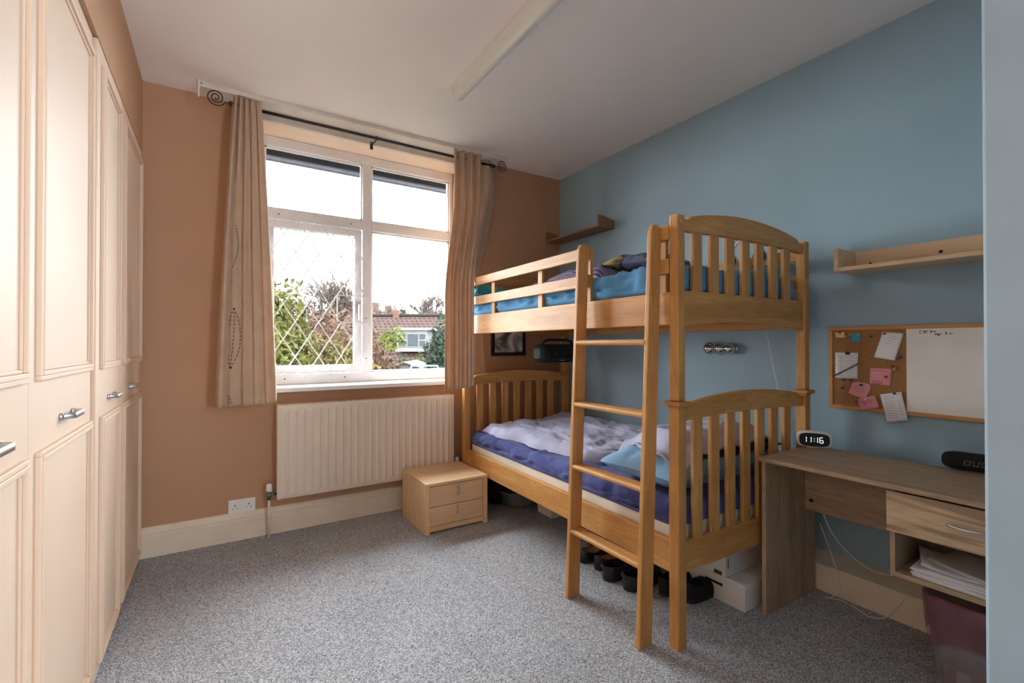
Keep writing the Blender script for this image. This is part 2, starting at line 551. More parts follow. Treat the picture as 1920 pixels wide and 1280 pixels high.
# bulkhead over the wardrobes and the wall behind them
struct(MB().box(-1.1, -0.357, 0.1, YB, 2.292, ZC).box(-1.1, -1.0, YH, YB, 0, 2.292).box(-1.0, -0.372, YH, 0.1, 0, ZC), 'wall_left', M['brown_wall'])
struct(MB().box(XCOR, XR + 0.1, YREAR - 0.12, YREAR, 0, ZC), 'wall_entrance', M['blue_wall2'], bev=0.004)
FILL_WIN = (0.98, 2.02, 0.70, 2.15)            # made-up unseen window behind the camera, added for fill light
wr = MB().box(-1.1, FILL_WIN[0], YH - 0.1, YH, 0, ZC).box(FILL_WIN[1], XR + 0.1, YH - 0.1, YH, 0, ZC)
wr.box(FILL_WIN[0], FILL_WIN[1], YH - 0.1, YH, FILL_WIN[3], ZC).box(FILL_WIN[0], FILL_WIN[1], YH - 0.1, YH, 0, FILL_WIN[2])
wr.box(XR, XR + 0.1, YH, YREAR - 0.12, 0, ZC)
struct(wr, 'wall_rear', M['ceiling'])
w2 = MB()
for (x0, x1, z0, z1) in ((FILL_WIN[0], FILL_WIN[1], FILL_WIN[2], FILL_WIN[2] + 0.05), (FILL_WIN[0], FILL_WIN[1], FILL_WIN[3] - 0.05, FILL_WIN[3]), (FILL_WIN[0], FILL_WIN[0] + 0.05, FILL_WIN[2] + 0.05, FILL_WIN[3] - 0.05), (FILL_WIN[1] - 0.05, FILL_WIN[1], FILL_WIN[2] + 0.05, FILL_WIN[3] - 0.05), (1.48, 1.52, FILL_WIN[2] + 0.05, FILL_WIN[3] - 0.05)):
    w2.box(x0, x1, YH - 0.08, YH - 0.03, z0, z1)
w2 = struct(w2, 'fill_window', M['white_gloss'])  # frame of the added fill-light opening, out of view
MB().box(FILL_WIN[0] + 0.05, FILL_WIN[1] - 0.05, YH - 0.057, YH - 0.053, FILL_WIN[2] + 0.05, FILL_WIN[3] - 0.05).build('pane', M['clear'], w2)

# skirting on the window wall, moulded top
def skirt_profile(y, d=0.026):
    return [(y, 0), (y - d, 0), (y - d, 0.118), (y - d + 0.006, 0.126), (y - d + 0.004, 0.134), (y - d + 0.012, 0.150), (y - 0.006, 0.164), (y, 0.166)]
struct(MB().prism(skirt_profile(YB), 'X', -0.372, XR), 'baseboard_back', M['cream'])
struct(MB().prism([(XR, 0), (2.505, 0), (2.505, 0.118), (2.512, 0.126), (2.56, 0.133), (XR, 0.150)], 'Y', YREAR, YB - 0.027), 'baseboard_right', M['cream'])

# ceiling board, lintel strip and soffit of the window
struct(MB().box(-0.09, 1.98, 3.17, YB, 2.690, 2.6995).box(-0.07, 1.96, 3.170, 3.178, 2.672, 2.690), 'trim_1', M['track_white'], bev=0.002)
struct(MB().box(0.21, 1.68, YB - 0.012, YB - 0.0005, 2.632, 2.686).box(0.21, 1.68, YB - 0.02, YB - 0.0005, 2.626, 2.640), 'trim_2', M['track_white'], bev=0.001)
struct(MB().box(WX0, WX1, YB - 0.001, YB + 0.3, WZ1, WZ1 + 0.0115), 'trim_3', M['soffit'])

# ------------------------------------------------------------------ window
YF = 3.55
win = bpy.data.objects.new('window_1', None); COL.objects.link(win)
win.location = ((WX0 + WX1) / 2, YF, WZ0); win['kind'] = 'structure'
win['label'] = 'white painted wooden window with four lights'
def frame_bar(x0, x1, z0, z1, d0=0.0, d1=0.07, name='frame_bar'):
    return MB().box(x0, x1, YF + d0, YF + d1, z0, z1).build(name, M['white_gloss'], win, bev=0.004)
frame_bar(WX0 + 0.001, WX1 - 0.001, 2.556, 2.624, name='frame_head')
frame_bar(WX0 + 0.001, WX1 - 0.001, 0.926, 0.996, name='frame_sill')
frame_bar(WX0 + 0.001, 0.272, 0.996, 2.556, name='frame_jamb')
frame_bar(1.636, WX1 - 0.001, 0.996, 2.556, name='frame_jamb')
frame_bar(0.925, 0.993, 0.996, 2.556, -0.004, 0.066, name='mullion')
frame_bar(0.272, 0.925, 2.062, 2.132, -0.002, 0.066, name='transom')
frame_bar(0.993, 1.636, 2.062, 2.132, -0.002, 0.066, name='transom')
# beads round the fixed lights
for (x0, x1, z0, z1) in ((0.272, 0.925, 2.132, 2.556), (0.993, 1.636, 2.132, 2.556), (0.993, 1.636, 0.996, 2.062)):
    b = MB(); w = 0.012
    b.box(x0, x1, YF + 0.012, YF + 0.03, z0, z0 + w); b.box(x0, x1, YF + 0.012, YF + 0.03, z1 - w, z1)
    b.box(x0, x0 + w, YF + 0.012, YF + 0.03, z0, z1); b.box(x1 - w, x1, YF + 0.012, YF + 0.03, z0, z1)
    b.build('glazing_bead', M['white_gloss'], win)
    MB().box(x0, x1, YF + 0.034, YF + 0.038, z0, z1).build('pane', M['clear'], win)
# opening casement, lower left
sash = MB()
sx0, sx1, sz0, sz1, sw = 0.28, 0.917, 1.004, 2.054, 0.052
sash.box(sx0, sx1, YF - 0.012, YF + 0.04, sz0, sz0 + sw); sash.box(sx0, sx1, YF - 0.012, YF + 0.04, sz1 - sw, sz1)
sash.box(sx0, sx0 + sw, YF - 0.012, YF + 0.04, sz0 + sw, sz1 - sw); sash.box(sx1 - sw, sx1, YF - 0.012, YF + 0.04, sz0 + sw, sz1 - sw)
so = sash.build('casement', M['white_gloss'], win, bev=0.004)
MB().box(sx0 + sw, sx1 - sw, YF + 0.012, YF + 0.016, sz0 + sw, sz1 - sw).build('pane', M['clear'], so)
hd = MB().box(0.886, 0.902, YF - 0.022, YF - 0.012, 1.43, 1.515)
hd.tube([(0.894, YF - 0.02, 1.495), (0.894, YF - 0.04, 1.495), (0.893, YF - 0.045, 1.475), (0.892, YF - 0.04, 1.385)], 0.006, 8)
hd.build('handle', M['chrome'], so)
# window board
MB().box(WX0 - 0.03, WX1 + 0.03, 3.285, YB - 0.0005, 0.898, 0.9245).box(WX0 + 0.001, WX1 - 0.001, YB - 0.001, YF, 0.9251, 0.9258).build('window_board', M['white_gloss'], win, bev=0.004)

# white diamond security grille screwed over the casement
YG = YF - 0.03
gr = thing('window_grille', 'white diamond lattice security grille fixed over the lower left window', 'grille', (0.62, YG, 0.94))
gx0, gx1, gz0, gz1 = 0.268, 0.958, 0.952, 2.108
cx0, cx1, cz0, cz1 = 0.741, 0.945, 1.367, 1.560      # opening round the handle
PW, PH = 0.1515, 0.241
ox, oz = 0.387, 1.720
def clip_seg(p, q):
    """clip to the grille rectangle, then cut out the handle opening"""
    def inside(t):
        x = lerp(p[0], q[0], t); z = lerp(p[1], q[1], t)
        return gx0 <= x <= gx1 and gz0 <= z <= gz1 and not (cx0 < x < cx1 and cz0 < z < cz1)
    n = 400; runs = []; cur = None
    for i in range(n + 1):
        if inside(i / n):
            cur = [i / n, i / n] if cur is None else [cur[0], i / n]
        elif cur:
            runs.append(cur); cur = None
    if cur:
        runs.append(cur)
    return [((lerp(p[0], q[0], a), lerp(p[1], q[1], a)), (lerp(p[0], q[0], b), lerp(p[1], q[1], b))) for a, b in runs if b - a > 0.004]
for s in (1, -1):
    for k in range(-9, 12):
        x = ox + k * PW
        L = 8 * PH
        p = (x - s * L * PW / PH, oz - L); q = (x + s * L * PW / PH, oz + L)
        for a, b in clip_seg(p, q):
            MB().bar((a[0], YG + s * 0.0015, a[1]), (b[0], YG + s * 0.0015, b[1]), 0.007, 0.003, up=(0, 1, 0)).build('lattice_bar', M['white_gloss'], gr)
for a, b in (((cx0, cz0), (gx1, cz0)), ((cx0, cz1), (gx1, cz1)), ((cx0, cz0), (cx0, cz1))):
    MB().bar((a[0], YG - 0.002, a[1]), (b[0], YG - 0.002, b[1]), 0.009, 0.004, up=(0, 1, 0)).build('handle_opening_bar', M['white_gloss'], gr)
sc = MB()
for (x, z) in ((0.36, 2.095), (0.84, 2.095), (0.952, 1.80), (0.952, 1.40), (0.952, 1.10), (0.40, 0.965), (0.80, 0.965)):
    sc.lathe([(0.0, -0.004), (0.004, -0.003), (0.005, 0.001)], (x, YF - 0.004, z), 8, 'Y')
sc.build('screw_heads', M['iron'], gr)['kind'] = 'stuff'

# ------------------------------------------------------------------ curtain pole and curtains
PY, PZ = 3.205, 2.622
pole = thing('curtain_pole', 'black iron curtain pole with spiral ends above the window', 'curtain pole', (0.95, PY, PZ))
MB().tube([(0.07, PY, PZ), (1.86, PY, PZ)], 0.0095, 12).build('rod', M['iron'], pole, smooth=True)
for sx, x0 in ((-1, 0.07), (1, 1.86)):
    b = MB(); b.lathe([(0.0, -0.012), (0.014, -0.010), (0.014, 0.010), (0.0, 0.012)], (x0, PY, PZ), 12, 'X')
    path = [(x0, PY, PZ), (x0 + sx * 0.03, PY, PZ + 0.002)]
    cx_, cz_ = x0 + sx * 0.075, PZ + 0.018
    for i in range(46):
        t = i / 45; a = PI * 1.25 + t * 2 * PI * 2.3; r = lerp(0.048, 0.006, t)
        path.append((cx_ + sx * r * math.cos(a), PY, cz_ + r * math.sin(a)))
    b.tube(path, 0.0032, 6)
    b.build('spiral_finial', M['iron'], pole, smooth=True)
for x in (0.10, 0.93, 1.83):
    b = MB().tube([(x, PY, PZ), (x, PY + 0.05, PZ - 0.004), (x, YB - 0.014, PZ - 0.006)], 0.005, 6)
    b.box(x - 0.010, x + 0.010, YB - 0.020, YB - 0.0125, PZ - 0.03, PZ + 0.022)
    b.lathe([(0.0, -0.006), (0.014, -0.006), (0.014, 0.006), (0, 0.006)], (x, PY, PZ), 10, 'X')
    b.build('bracket', M['iron'], pole)
# old white end bracket of the ceiling track
tb = MB().box(-0.092, -0.082, 3.155, 3.169, 2.60, 2.6995).box(-0.09, 0.10, 3.158, 3.169, 2.662, 2.674)
tag(tb.build('track_bracket', M['track_white'], bev=0.002), 'small white bracket hanging from the ceiling above the left curtain', 'bracket')

def curtain_left(u, v):
    tx0, tx1, bx0, bx1 = 0.078, 0.224, -0.012, 0.304
    e = v ** 0.8
    x = lerp(lerp(tx0, tx1, u), lerp(bx0, bx1, u ** 1.0), e)
    amp = lerp(0.020, 0.042, v)
    ph = 2 * PI * 5.2 * u + 0.8 * math.sin(2.2 * v + 3 * u)
    amp *= 1 - 0.82 * sstep(0.15, 0.22, u) * sstep(0.44, 0.37, u) * sstep(0.1, 0.35, v)
    y = PY - 0.005 + amp * (math.sin(ph) + 0.35 * math.sin(2.1 * ph + 1.7 + v)) - 0.02 * sstep(0, 0.1, v)
    x += 0.010 * math.cos(ph) * (0.5 + v)
    y += 0.012 * fbm(u * 5, v * 3, 1.0)
    if u < 0.10:
        y -= 0.012 * (0.1 - u) * 10
    z = lerp(2.668, 0.842 - 0.012 * (u > 0.93) * 0 + 0.02 * sstep(0.9, 1.0, u), v)
    return Vector((x, min(y, YB - 0.02), z))
cl = thing('curtain', 'beige linen curtain with dashed leaf stitching left of the window', 'curtain', (0.15, PY, 0.84), group='window curtains')
MB().grid(curtain_left, 150, 70).build('drape', M['curtain'], cl, smooth=True, solid=0.003)
st = MB()
def stitch(fn, pts, n, w=0.0035):
    for i in range(n):
        a = poly_at(pts, i / n); b = poly_at(pts, (i + 0.58) / n)
        pa = fn(*a); pb = fn(*b)
        st.bar(pa + Vector((0, -0.005, 0)), pb + Vector((0, -0.005, 0)), w, 0.003, up=(0, 1, 0))
def leaf_lines(uc, v0, v1, du, bend):
    out = []
    for k, off in ((0, -1.0), (1, 0.15), (2, 1.0)):
        pts = []
        for i in range(13):
            t = i / 12
            pts.append((t, uc + bend * (1 - t) + du * off * math.sin(PI * t), lerp(v0, v1, t)))
        out.append(pts)
    return out
for args in ((0.29, 0.685, 0.885, 0.070, 0.015), (0.28, 0.965, 1.14, 0.09, 0.0), (0.27, 0.42, 0.56, 0.045, 0.02)):
    for k, pts in enumerate(leaf_lines(*args)):
        if args[1] == 0.42 and k < 2:
            continue
        vis = [p for p in pts if p[2] < 0.995]
        s = vis[-1][0]
        stitch(curtain_left, [(p[0] / s, p[1], p[2]) for p in vis], int(15 * s) + 1)
st.build('leaf_stitching', M['stitch'], cl)['kind'] = 'stuff'

def curtain_right(u, v):
    # hangs from the pole, then falls in front of the bunk's head post
    z = lerp(2.668, 0.905 - 0.05 * (1 - u), v)
    k = sstep(0.18, 0.62, v)
    top = (lerp(1.490, 1.735, u), PY - 0.034)
    low = (lerp(1.395, 1.560, u), lerp(3.10, 2.965, u ** 1.4))
    x = lerp(top[0], low[0], k); y = lerp(top[1], low[1], k)
    ph = 2 * PI * 3.6 * u + 0.7 * math.sin(2.5 * v)
    amp = lerp(0.020, 0.030, v) * (1 - 0.75 * sstep(0.86, 1.0, u) * k)
    nx, ny = lerp(0, -0.63, k), lerp(-1, -0.77, k)
    o = amp * (math.sin(ph) + 0.4 * math.sin(2 * ph + 1 + 2 * v)) + 0.008 * fbm(u * 4, v * 4, 7)
    x += nx * o + 0.006 * math.cos(ph); y += ny * o
    return Vector((x, y, z))
def curtain_flap(u, v):
    z = lerp(2.660, 0.96, v)
    right = poly_at([(0.0, 1.86), (0.19, 1.900), (0.35, 1.855), (0.5, 1.79), (0.7, 1.80), (1.0, 1.835)], v)[0]
    left = lerp(1.70, 1.60, sstep(0, 0.6, v))
    x = lerp(left, right, u)
    y = lerp(PY + 0.012, 3.285, sstep(0.0, 0.35, v)) + 0.018 * math.sin(u * 7 + v * 2) * (1 - 0.5 * v)
    return Vector((x, min(y, YB - 0.02), z))
cr = thing('curtain', 'beige linen curtain right of the window, falling past the bunk bed', 'curtain', (1.55, PY, 0.86), group='window curtains')
MB().grid(curtain_right, 110, 70).build('drape', M['curtain'], cr, smooth=True, solid=0.003)
MB().grid(curtain_flap, 40, 50).build('drape', M['curtain'], cr, smooth=True, solid=0.003)

# ------------------------------------------------------------------ wardrobes
def wardrobe(label, X, y0, y1, doors, z1=2.29):
    w = thing('wardrobe', label, 'wardrobe', (X - 0.3, (y0 + y1) / 2, 0.0), group='fitted wardrobes along the left wall')
    body = MB()
    body.box(X - 0.58, X - 0.022, y0, y0 + 0.018, 0.0, z1); body.box(X - 0.58, X - 0.022, y1 - 0.018, y1, 0.0, z1)
    body.box(X - 0.58, X - 0.022, y0 + 0.018, y1 - 0.018, z1 - 0.018, z1); body.box(X - 0.58, X - 0.56, y0 + 0.018, y1 - 0.018, 0, z1 - 0.018)
    body.box(X - 0.56, X - 0.022, y0 + 0.018, y1 - 0.018, 0.0, 0.02)
    body.build('carcass', M['door'], w)
    for (a, b, ma, mb_, ha, hb) in doors:
        d = MB().box(X - 0.02, X, a + 0.0015, b - 0.0015, 0.012, z1 - 0.004).build('door', M['door'], w, bev=0.003)
        for (za, zb) in ((1.112, 2.222), (0.045, 0.938)):
            mm = MB()
            # moulding ring with a stepped section
            for (ins, wd, h) in ((0.0, 0.012, 0.011), (0.012, 0.012, 0.014), (0.024, 0.008, 0.006)):
                yA, yB_, zA, zB = ma + ins, mb_ - ins, za + ins, zb - ins
                mm.box(X - 0.001, X + h, yA, yB_, zA, zA + wd); mm.box(X - 0.001, X + h, yA, yB_, zB - wd, zB)
                mm.box(X - 0.001, X + h, yA, yA + wd, zA + wd, zB - wd); mm.box(X - 0.001, X + h, yB_ - wd, yB_, zA + wd, zB - wd)
            mm.build('panel_moulding', M['door'], d, bev=0.002)
        h = MB()
        n = 14
        def hs(u, v):
            t = u; y = lerp(ha, hb, t)
            out = 0.030 * min(1.0, math.sin(PI * t) * 2.6) ** 0.8
            zz = 0.998 + lerp(-0.008, 0.008, v)
            return (X + out, y, zz)
        h.grid(hs, 24, 2)
        for y in (ha, hb):
            h.lathe([(0.0, 0.0), (0.009, 0.0), (0.008, 0.006), (0.0, 0.007)], (X, y, 0.998), 10, 'X')
        h.build('handle', M['chrome'], d, solid=0.004, smooth=True)
    return w
wardrobe('cream fitted wardrobe nearest the camera with moulded double doors', -0.370, 0.35, 2.168,
         [(0.352, 0.92, 0.395, 0.88, 0.62, 0.75), (0.92, 1.528, 0.965, 1.497, 1.21, 1.34), (1.528, 2.166, 1.580, 2.150, 1.79, 1.92)])
wardrobe('cream fitted wardrobe in the corner by the window wall', -0.357, 2.170, 3.322,
         [(2.171, 2.664, 2.236, 2.612, 2.39, 2.51), (2.664, 3.320, 2.705, 3.285, 2.90, 3.02)])

# ------------------------------------------------------------------ fluorescent ceiling light
fl = thing('fluorescent_light', 'long fluorescent batten light with clear cover on the ceiling', 'light', (1.19, 1.75, ZC))
MB().box(1.155, 1.225, 1.05, 2.47, 2.672, 2.6995).build('batten', M['white_plastic'], fl, bev=0.003)
def dif(u, v):
    a = lerp(PI, 2 * PI, u)
    return (1.19 + 0.046 * math.cos(a), lerp(1.04, 2.478, v), 2.690 + 0.062 * math.sin(a))
MB().grid(dif, 20, 1).build('cover', M['diffuser'], fl, smooth=True)
for y in (1.04, 2.478):
    pr = [(1.19 + 0.047 * math.cos(PI + PI * i / 16), 2.690 + 0.063 * math.sin(PI + PI * i / 16)) for i in range(17)]
    MB().prism(pr, 'Y', y - 0.004, y + 0.004).build('end_cap', M['white_plastic'], fl)
MB().tube([(1.19, 1.07, 2.652), (1.19, 2.45, 2.652)], 0.013, 12).build('tube', M['white_plastic'], fl, smooth=True)

# ------------------------------------------------------------------ radiator
rad = thing('radiator', 'cream panel radiator below the window', 'radiator', (0.93, 3.26, 0.23))
RX0, RX1, RZ0, RZ1, RYF = 0.325, 1.532, 0.236, 0.822, 3.232
def radf(u, v):
    x = lerp(RX0, RX1, u); z = lerp(RZ0, RZ1, v)
    edge = min(sstep(0, 0.03, v), sstep(1, 0.97, v)) * min(sstep(0, 0.025, u), sstep(1, 0.975, u))
    ph = (x - RX0 - 0.03) / 0.0478
    inside = 1.0 if 0 < ph < 24 else 0.0
    k = max(0.0, 1 - abs((ph % 1.0) - 0.5) / 0.28)
    rib = sstep(0, 1, k) * sstep(0.045, 0.075, v) * sstep(0.955, 0.925, v) * inside
    return (x, RYF + 0.006 - 0.006 * edge - 0.007 * rib, z)
MB().grid(radf, 240, 60).build('front_panel', M['radiator'], rad, smooth=True)
rb = MB()
rb.box(RX0, RX1, RYF + 0.006, RYF + 0.018, RZ0, RZ1); rb.box(RX0, RX1, RYF + 0.07, RYF + 0.082, RZ0, RZ1)
rb.build('back_panel', M['radiator'], rad, bev=0.002)
gg = MB(); gg.box(RX0 + 0.005, RX1 - 0.005, RYF + 0.018, RYF + 0.07, RZ1 - 0.012, RZ1 - 0.008)
for i in range(70):
    x = RX0 + 0.03 + i * (RX1 - RX0 - 0.06) / 69
    gg.box(x - 0.0025, x + 0.0025, RYF + 0.02, RYF + 0.068, RZ1 - 0.008, RZ1 + 0.001)
gg.build('top_grille', M['radiator'], rad)
for sx, xx in ((-1, RX0), (1, RX1)):
    b = MB().tube([(xx, RYF + 0.04, 0.265), (xx - (-sx) * 0.055 * 1.0, RYF + 0.04, 0.265)], 0.009, 10)
    b.tube([(xx + sx * 0.042, RYF + 0.04, 0.235), (xx + sx * 0.042, RYF + 0.04, 0.285)], 0.012, 10)
    b.build('valve', M['grey_metal'], rad, smooth=True)
    MB().lathe([(0.0, 0.0), (0.017, 0.0), (0.019, 0.012), (0.017, 0.044), (0.010, 0.05), (0, 0.05)], (xx + sx * 0.042, RYF + 0.04, 0.286), 14).build('valve_cap', M['white_plastic'], rad, smooth=True)
    MB().tube([(xx + sx * 0.042, RYF + 0.04, 0.24), (xx + sx * 0.042, RYF + 0.042, 0.0)], 0.0075, 10).build('pipe', M['cream'], rad, smooth=True)

# double socket by the skirting
def socket(label, x0, x1, z0, z1):
    s = thing('wall_socket', label, 'socket', ((x0 + x1) / 2, YB, z0))
    MB().box(x0, x1, YB - 0.010, YB - 0.0005, z0, z1).build('plate', M['white_plastic'], s, bev=0.003)
    for cx in (lerp(x0, x1, 0.25), lerp(x0, x1, 0.75)):
        d = MB(); zc = lerp(z0, z1, 0.42)
        d.box(cx - 0.003, cx + 0.003, YB - 0.0108, YB - 0.0098, zc + 0.010, zc + 0.019)
        d.box(cx - 0.014, cx - 0.008, YB - 0.0108, YB - 0.0098, zc - 0.006, zc - 0.002)
        d.box(cx + 0.008, cx + 0.014, YB - 0.0108, YB - 0.0098, zc - 0.006, zc - 0.002)
        d.build('pin_holes', M['slot'], s)
    for cx in (lerp(x0, x1, 0.42), lerp(x0, x1, 0.58)):
        MB().box(cx - 0.006, cx + 0.006, YB - 0.014, YB - 0.0098, lerp(z0, z1, 0.62), lerp(z0, z1, 0.86)).build('switch', M['white_plastic'], s, bev=0.001)
socket('white double wall socket above the skirting by the wardrobe', 0.067, 0.213, 0.160, 0.246)

# ------------------------------------------------------------------ bedside cabinet
BX0, BX1, BY0, BY1, BH = 1.115, 1.560, 2.775, 3.20, 0.322
bs = thing('bedside_cabinet', 'pale birch bedside cabinet with two drawers under the window', 'cabinet', ((BX0 + BX1) / 2, (BY0 + BY1) / 2, 0))
MB().box(BX0, BX1, BY0 - 0.012, BY1, BH - 0.018, BH).build('top', M['birchX'], bs, bev=0.002)
for x in (BX0, BX1 - 0.030):
    MB().box(x, x + 0.030, BY0 - 0.008, BY1, 0.0, BH - 0.018).build('side', M['birchZ'], bs, bev=0.002)
MB().box(BX0 + 0.03, BX1 - 0.03, BY0 + 0.02, BY1 - 0.006, 0.02, BH - 0.018).build('carcass', M['birchX'], bs)
MB().box(BX0 + 0.031, BX1 - 0.031, BY0 + 0.002, BY0 + 0.02, 0.012, 0.044).build('plinth', M['birchX'], bs)
for z0, z1 in ((0.047, 0.166), (0.169, 0.298)):
    d = MB().box(BX0 + 0.032, BX1 - 0.032, BY0, BY0 + 0.018, z0, z1).build('drawer', M['birchX'], bs, bev=0.002)
    xm = (BX0 + BX1) / 2
    MB().box(xm - 0.009, xm + 0.009, BY0 - 0.001, BY0 + 0.002, z0 + 0.008, z1 - 0.004).build('drawer_groove', M['birchZ'], d)
    h = MB().box(xm - 0.004, xm + 0.004, BY0 - 0.016, BY0 - 0.006, z0 + 0.05, z1 - 0.012)
    h.box(xm - 0.003, xm + 0.003, BY0 - 0.008, BY0, z0 + 0.055, z0 + 0.062).box(xm - 0.003, xm + 0.003, BY0 - 0.008, BY0, z1 - 0.024, z1 - 0.017)
    h.build('handle', M['chrome'], d, bev=0.0015)

# ------------------------------------------------------------------ bunk bed
TH = math.radians(1.3)
BO = (1.528, 1.193, 0.0)
BW, BL, PS = 0.985, 1.995, 0.048          # outer width, outer length, post section
bed = thing('bunk_bed', 'honey coloured wooden bunk bed with arched slatted ends', 'bunk bed', BO, -TH)
def part(mb, name, m, parent=None, **kw):
    kw.setdefault('bev', 0.004)
    return mb.build(name, m, parent or bed, world=False, **kw)
for px_ in (0, BW - PS):
    for py_ in (0, BL - PS):
        lo = MB().box(px_, px_ + PS, py_, py_ + PS, 0.0, 0.962)
        part(lo, 'post', M['bedZ'])
        cap = MB()
        cx, cy = px_ + PS / 2, py_ + PS / 2
        for (h, z0, z1) in ((PS / 2 + 0.004, 0.950, 0.958), (PS / 2 + 0.014, 0.958, 0.976)):
            cap.box(cx - h, cx + h, cy - h, cy + h, z0, z1)
        part(cap, 'post_collar', M['bedX'])
        part(MB().box(px_ + 0.002, px_ + PS - 0.002, py_ + 0.002, py_ + PS - 0.002, 0.976, 1.718), 'post', M['bedZ'], bev=0.006)
def arch(x0, x1, zlo, zend, zpeak, shoulder=0.05, n=22):
    top = []
    for i in range(n + 1):
        t = i / n; x = lerp(x0 + shoulder, x1 - shoulder, t)
        top.append((x, lerp(zend, zpeak, 1 - (2 * t - 1) ** 2)))
    low = []
    for i in range(n + 1):
        t = i / n; x = lerp(x1, x0, t)
        low.append((x, zlo + 0.012 * (1 - (2 * t - 1) ** 2)))
    return [(x0, zend - 0.018), (x0 + shoulder * 0.55, zend - 0.018), (x0 + shoulder * 0.9, zend - 0.004)] + top + [(x1 - shoulder * 0.9, zend - 0.004), (x1 - shoulder * 0.55, zend - 0.018), (x1, zend - 0.018)] + low
ex0, ex1 = PS, BW - PS
for yy, end in ((0.011, 'foot'), (BL - PS + 0.011, 'head')):
    # lower end
    part(MB().prism(arch(ex0, ex1, 0.896, 0.966, 0.998), 'Y', yy, yy + 0.026), 'arched_rail', M['bedX'], bev=0.003)
    part(MB().box(ex0, ex1, yy, yy + 0.026, 0.292, 0.415), 'end_rail', M['bedX'])
    # upper end
    part(MB().prism(arch(ex0, ex1, 1.655, 1.722, 1.764), 'Y', yy, yy + 0.026), 'arched_rail', M['bedX'], bev=0.003)
    er = [(ex0, 1.268)] + [(lerp(ex0, ex1, i / 16), 1.272 + 0.028 * (1 - (2 * i / 16 - 1) ** 2)) for i in range(1, 16)] + [(ex1, 1.268), (ex1, 1.418), (ex0, 1.418)]
    part(MB().prism(er, 'Y', yy, yy + 0.026), 'end_rail', M['bedX'])
    for i in range(7):
        c = 0.141 + i * 0.1108
        part(MB().box(c - 0.028, c + 0.028, yy + 0.004, yy + 0.022, 0.410, 0.906), 'slat', M['bedZ'], bev=0.003)
        part(MB().box(c - 0.028, c + 0.028, yy + 0.004, yy + 0.022, 1.412, 1.668), 'slat', M['bedZ'], bev=0.003)
# side rails
sy0, sy1 = PS, BL - PS
for xx in (0.011, BW - 0.011 - 0.026):
    part(MB().box(xx, xx + 0.026, sy0, sy1, 0.288, 0.420), 'side_rail', M['bedY'])
    part(MB().box(xx, xx + 0.026, sy0, sy1, 1.280, 1.414), 'side_rail', M['bedY'])
GY = 0.545                                  # guard rails end at the ladder
for z0, z1 in ((1.487, 1.547), (1.625, 1.683)):
    part(MB().box(0.002, 0.022, GY, sy1, z0, z1), 'guard_rail', M['bedY'], bev=0.003)
    part(MB().box(0.002, 0.022, sy0, 0.115, z0, z1), 'guard_rail', M['bedY'], bev=0.003)
    part(MB().box(BW - 0.022, BW - 0.002, sy0, sy1, z0, z1), 'guard_rail', M['bedY'], bev=0.003)
for yc in (1.545, 0.985):
    part(MB().box(0.022, 0.040, yc - 0.022, yc + 0.022, 1.405, 1.683), 'guard_upright', M['bedZ'], bev=0.003)
    part(MB().box(BW - 0.040, BW - 0.022, yc - 0.022, yc + 0.022, 1.405, 1.683), 'guard_upright', M['bedZ'], bev=0.003)
for yc in (0.565, 0.100):
    part(MB().box(0.022, 0.040, yc - 0.022, yc + 0.022, 1.405, 1.683), 'guard_upright', M['bedZ'], bev=0.003)
# slat bases
for k in range(11):
    y = 0.12 + k * 0.175
    for z in (0.330, 1.322):
        part(MB().box(0.037, BW - 0.037, y - 0.034, y + 0.034, z, z + 0.016), 'base_slat', M['bedX'], bev=0.0)
for z in (1.69, 1.52):
    for x in (PS / 2, BW - PS / 2):
        part(MB().lathe([(0, -0.0015), (0.008, -0.001), (0.009, 0.001)], (x, 0.001, z), 12, 'Y'), 'bolt_cap', M['bedX'], bev=0, smooth=True)

def B2W(x, y, z):
    c, s = math.cos(-TH), math.sin(-TH)
    return (BO[0] + c * x - s * y, BO[1] + s * x + c * y, z)

# ladder leaning on the top bunk
lad = thing('bunk_ladder', 'wooden ladder with four rungs leaning on the bunk bed', 'ladder', (1.46, 1.51, 0.0))
def stile(yc):
    y0, y1 = yc - 0.011, yc + 0.011
    # rectangle in X leaning towards the bed
    out = [(1.404, 0.0), (1.478, 0.0)]
    top = [(1.540, 1.655), (1.534, 1.676), (1.516, 1.690), (1.492, 1.686), (1.480, 1.664), (1.478, 1.640)]
    return MB().prism(out + top, 'Y', y0, y1)
for yc in (1.293, 1.734):
    stile(yc).build('stile', M['bedZ'], lad, bev=0.004)
for z in (1.222, 0.928, 0.632, 0.328):
    xc = lerp(1.441, 1.508, z / 1.68)
    prof = []
    d = 0.034
    for i in range(9):
        a = PI / 2 + PI * i / 8
        prof.append((xc - d + 0.012 + 0.012 * math.cos(a), z - 0.012 + 0.012 * math.sin(a)))
    for i in range(9):
        a = -PI / 2 + PI * i / 8
        prof.append((xc + d - 0.012 + 0.012 * math.cos(a), z - 0.012 + 0.012 * math.sin(a)))
    r_ = MB().prism(prof, 'Y', 1.303, 1.724).build('rung', M['bedY'], lad, smooth=False)
    g = MB()
    for k in range(5):
        x = xc - 0.018 + k * 0.009
        g.box(x - 0.0012, x + 0.0012, 1.304, 1.723, z - 0.0005, z + 0.0008)
    g.build('tread_groove', M['bedZ'], r_)

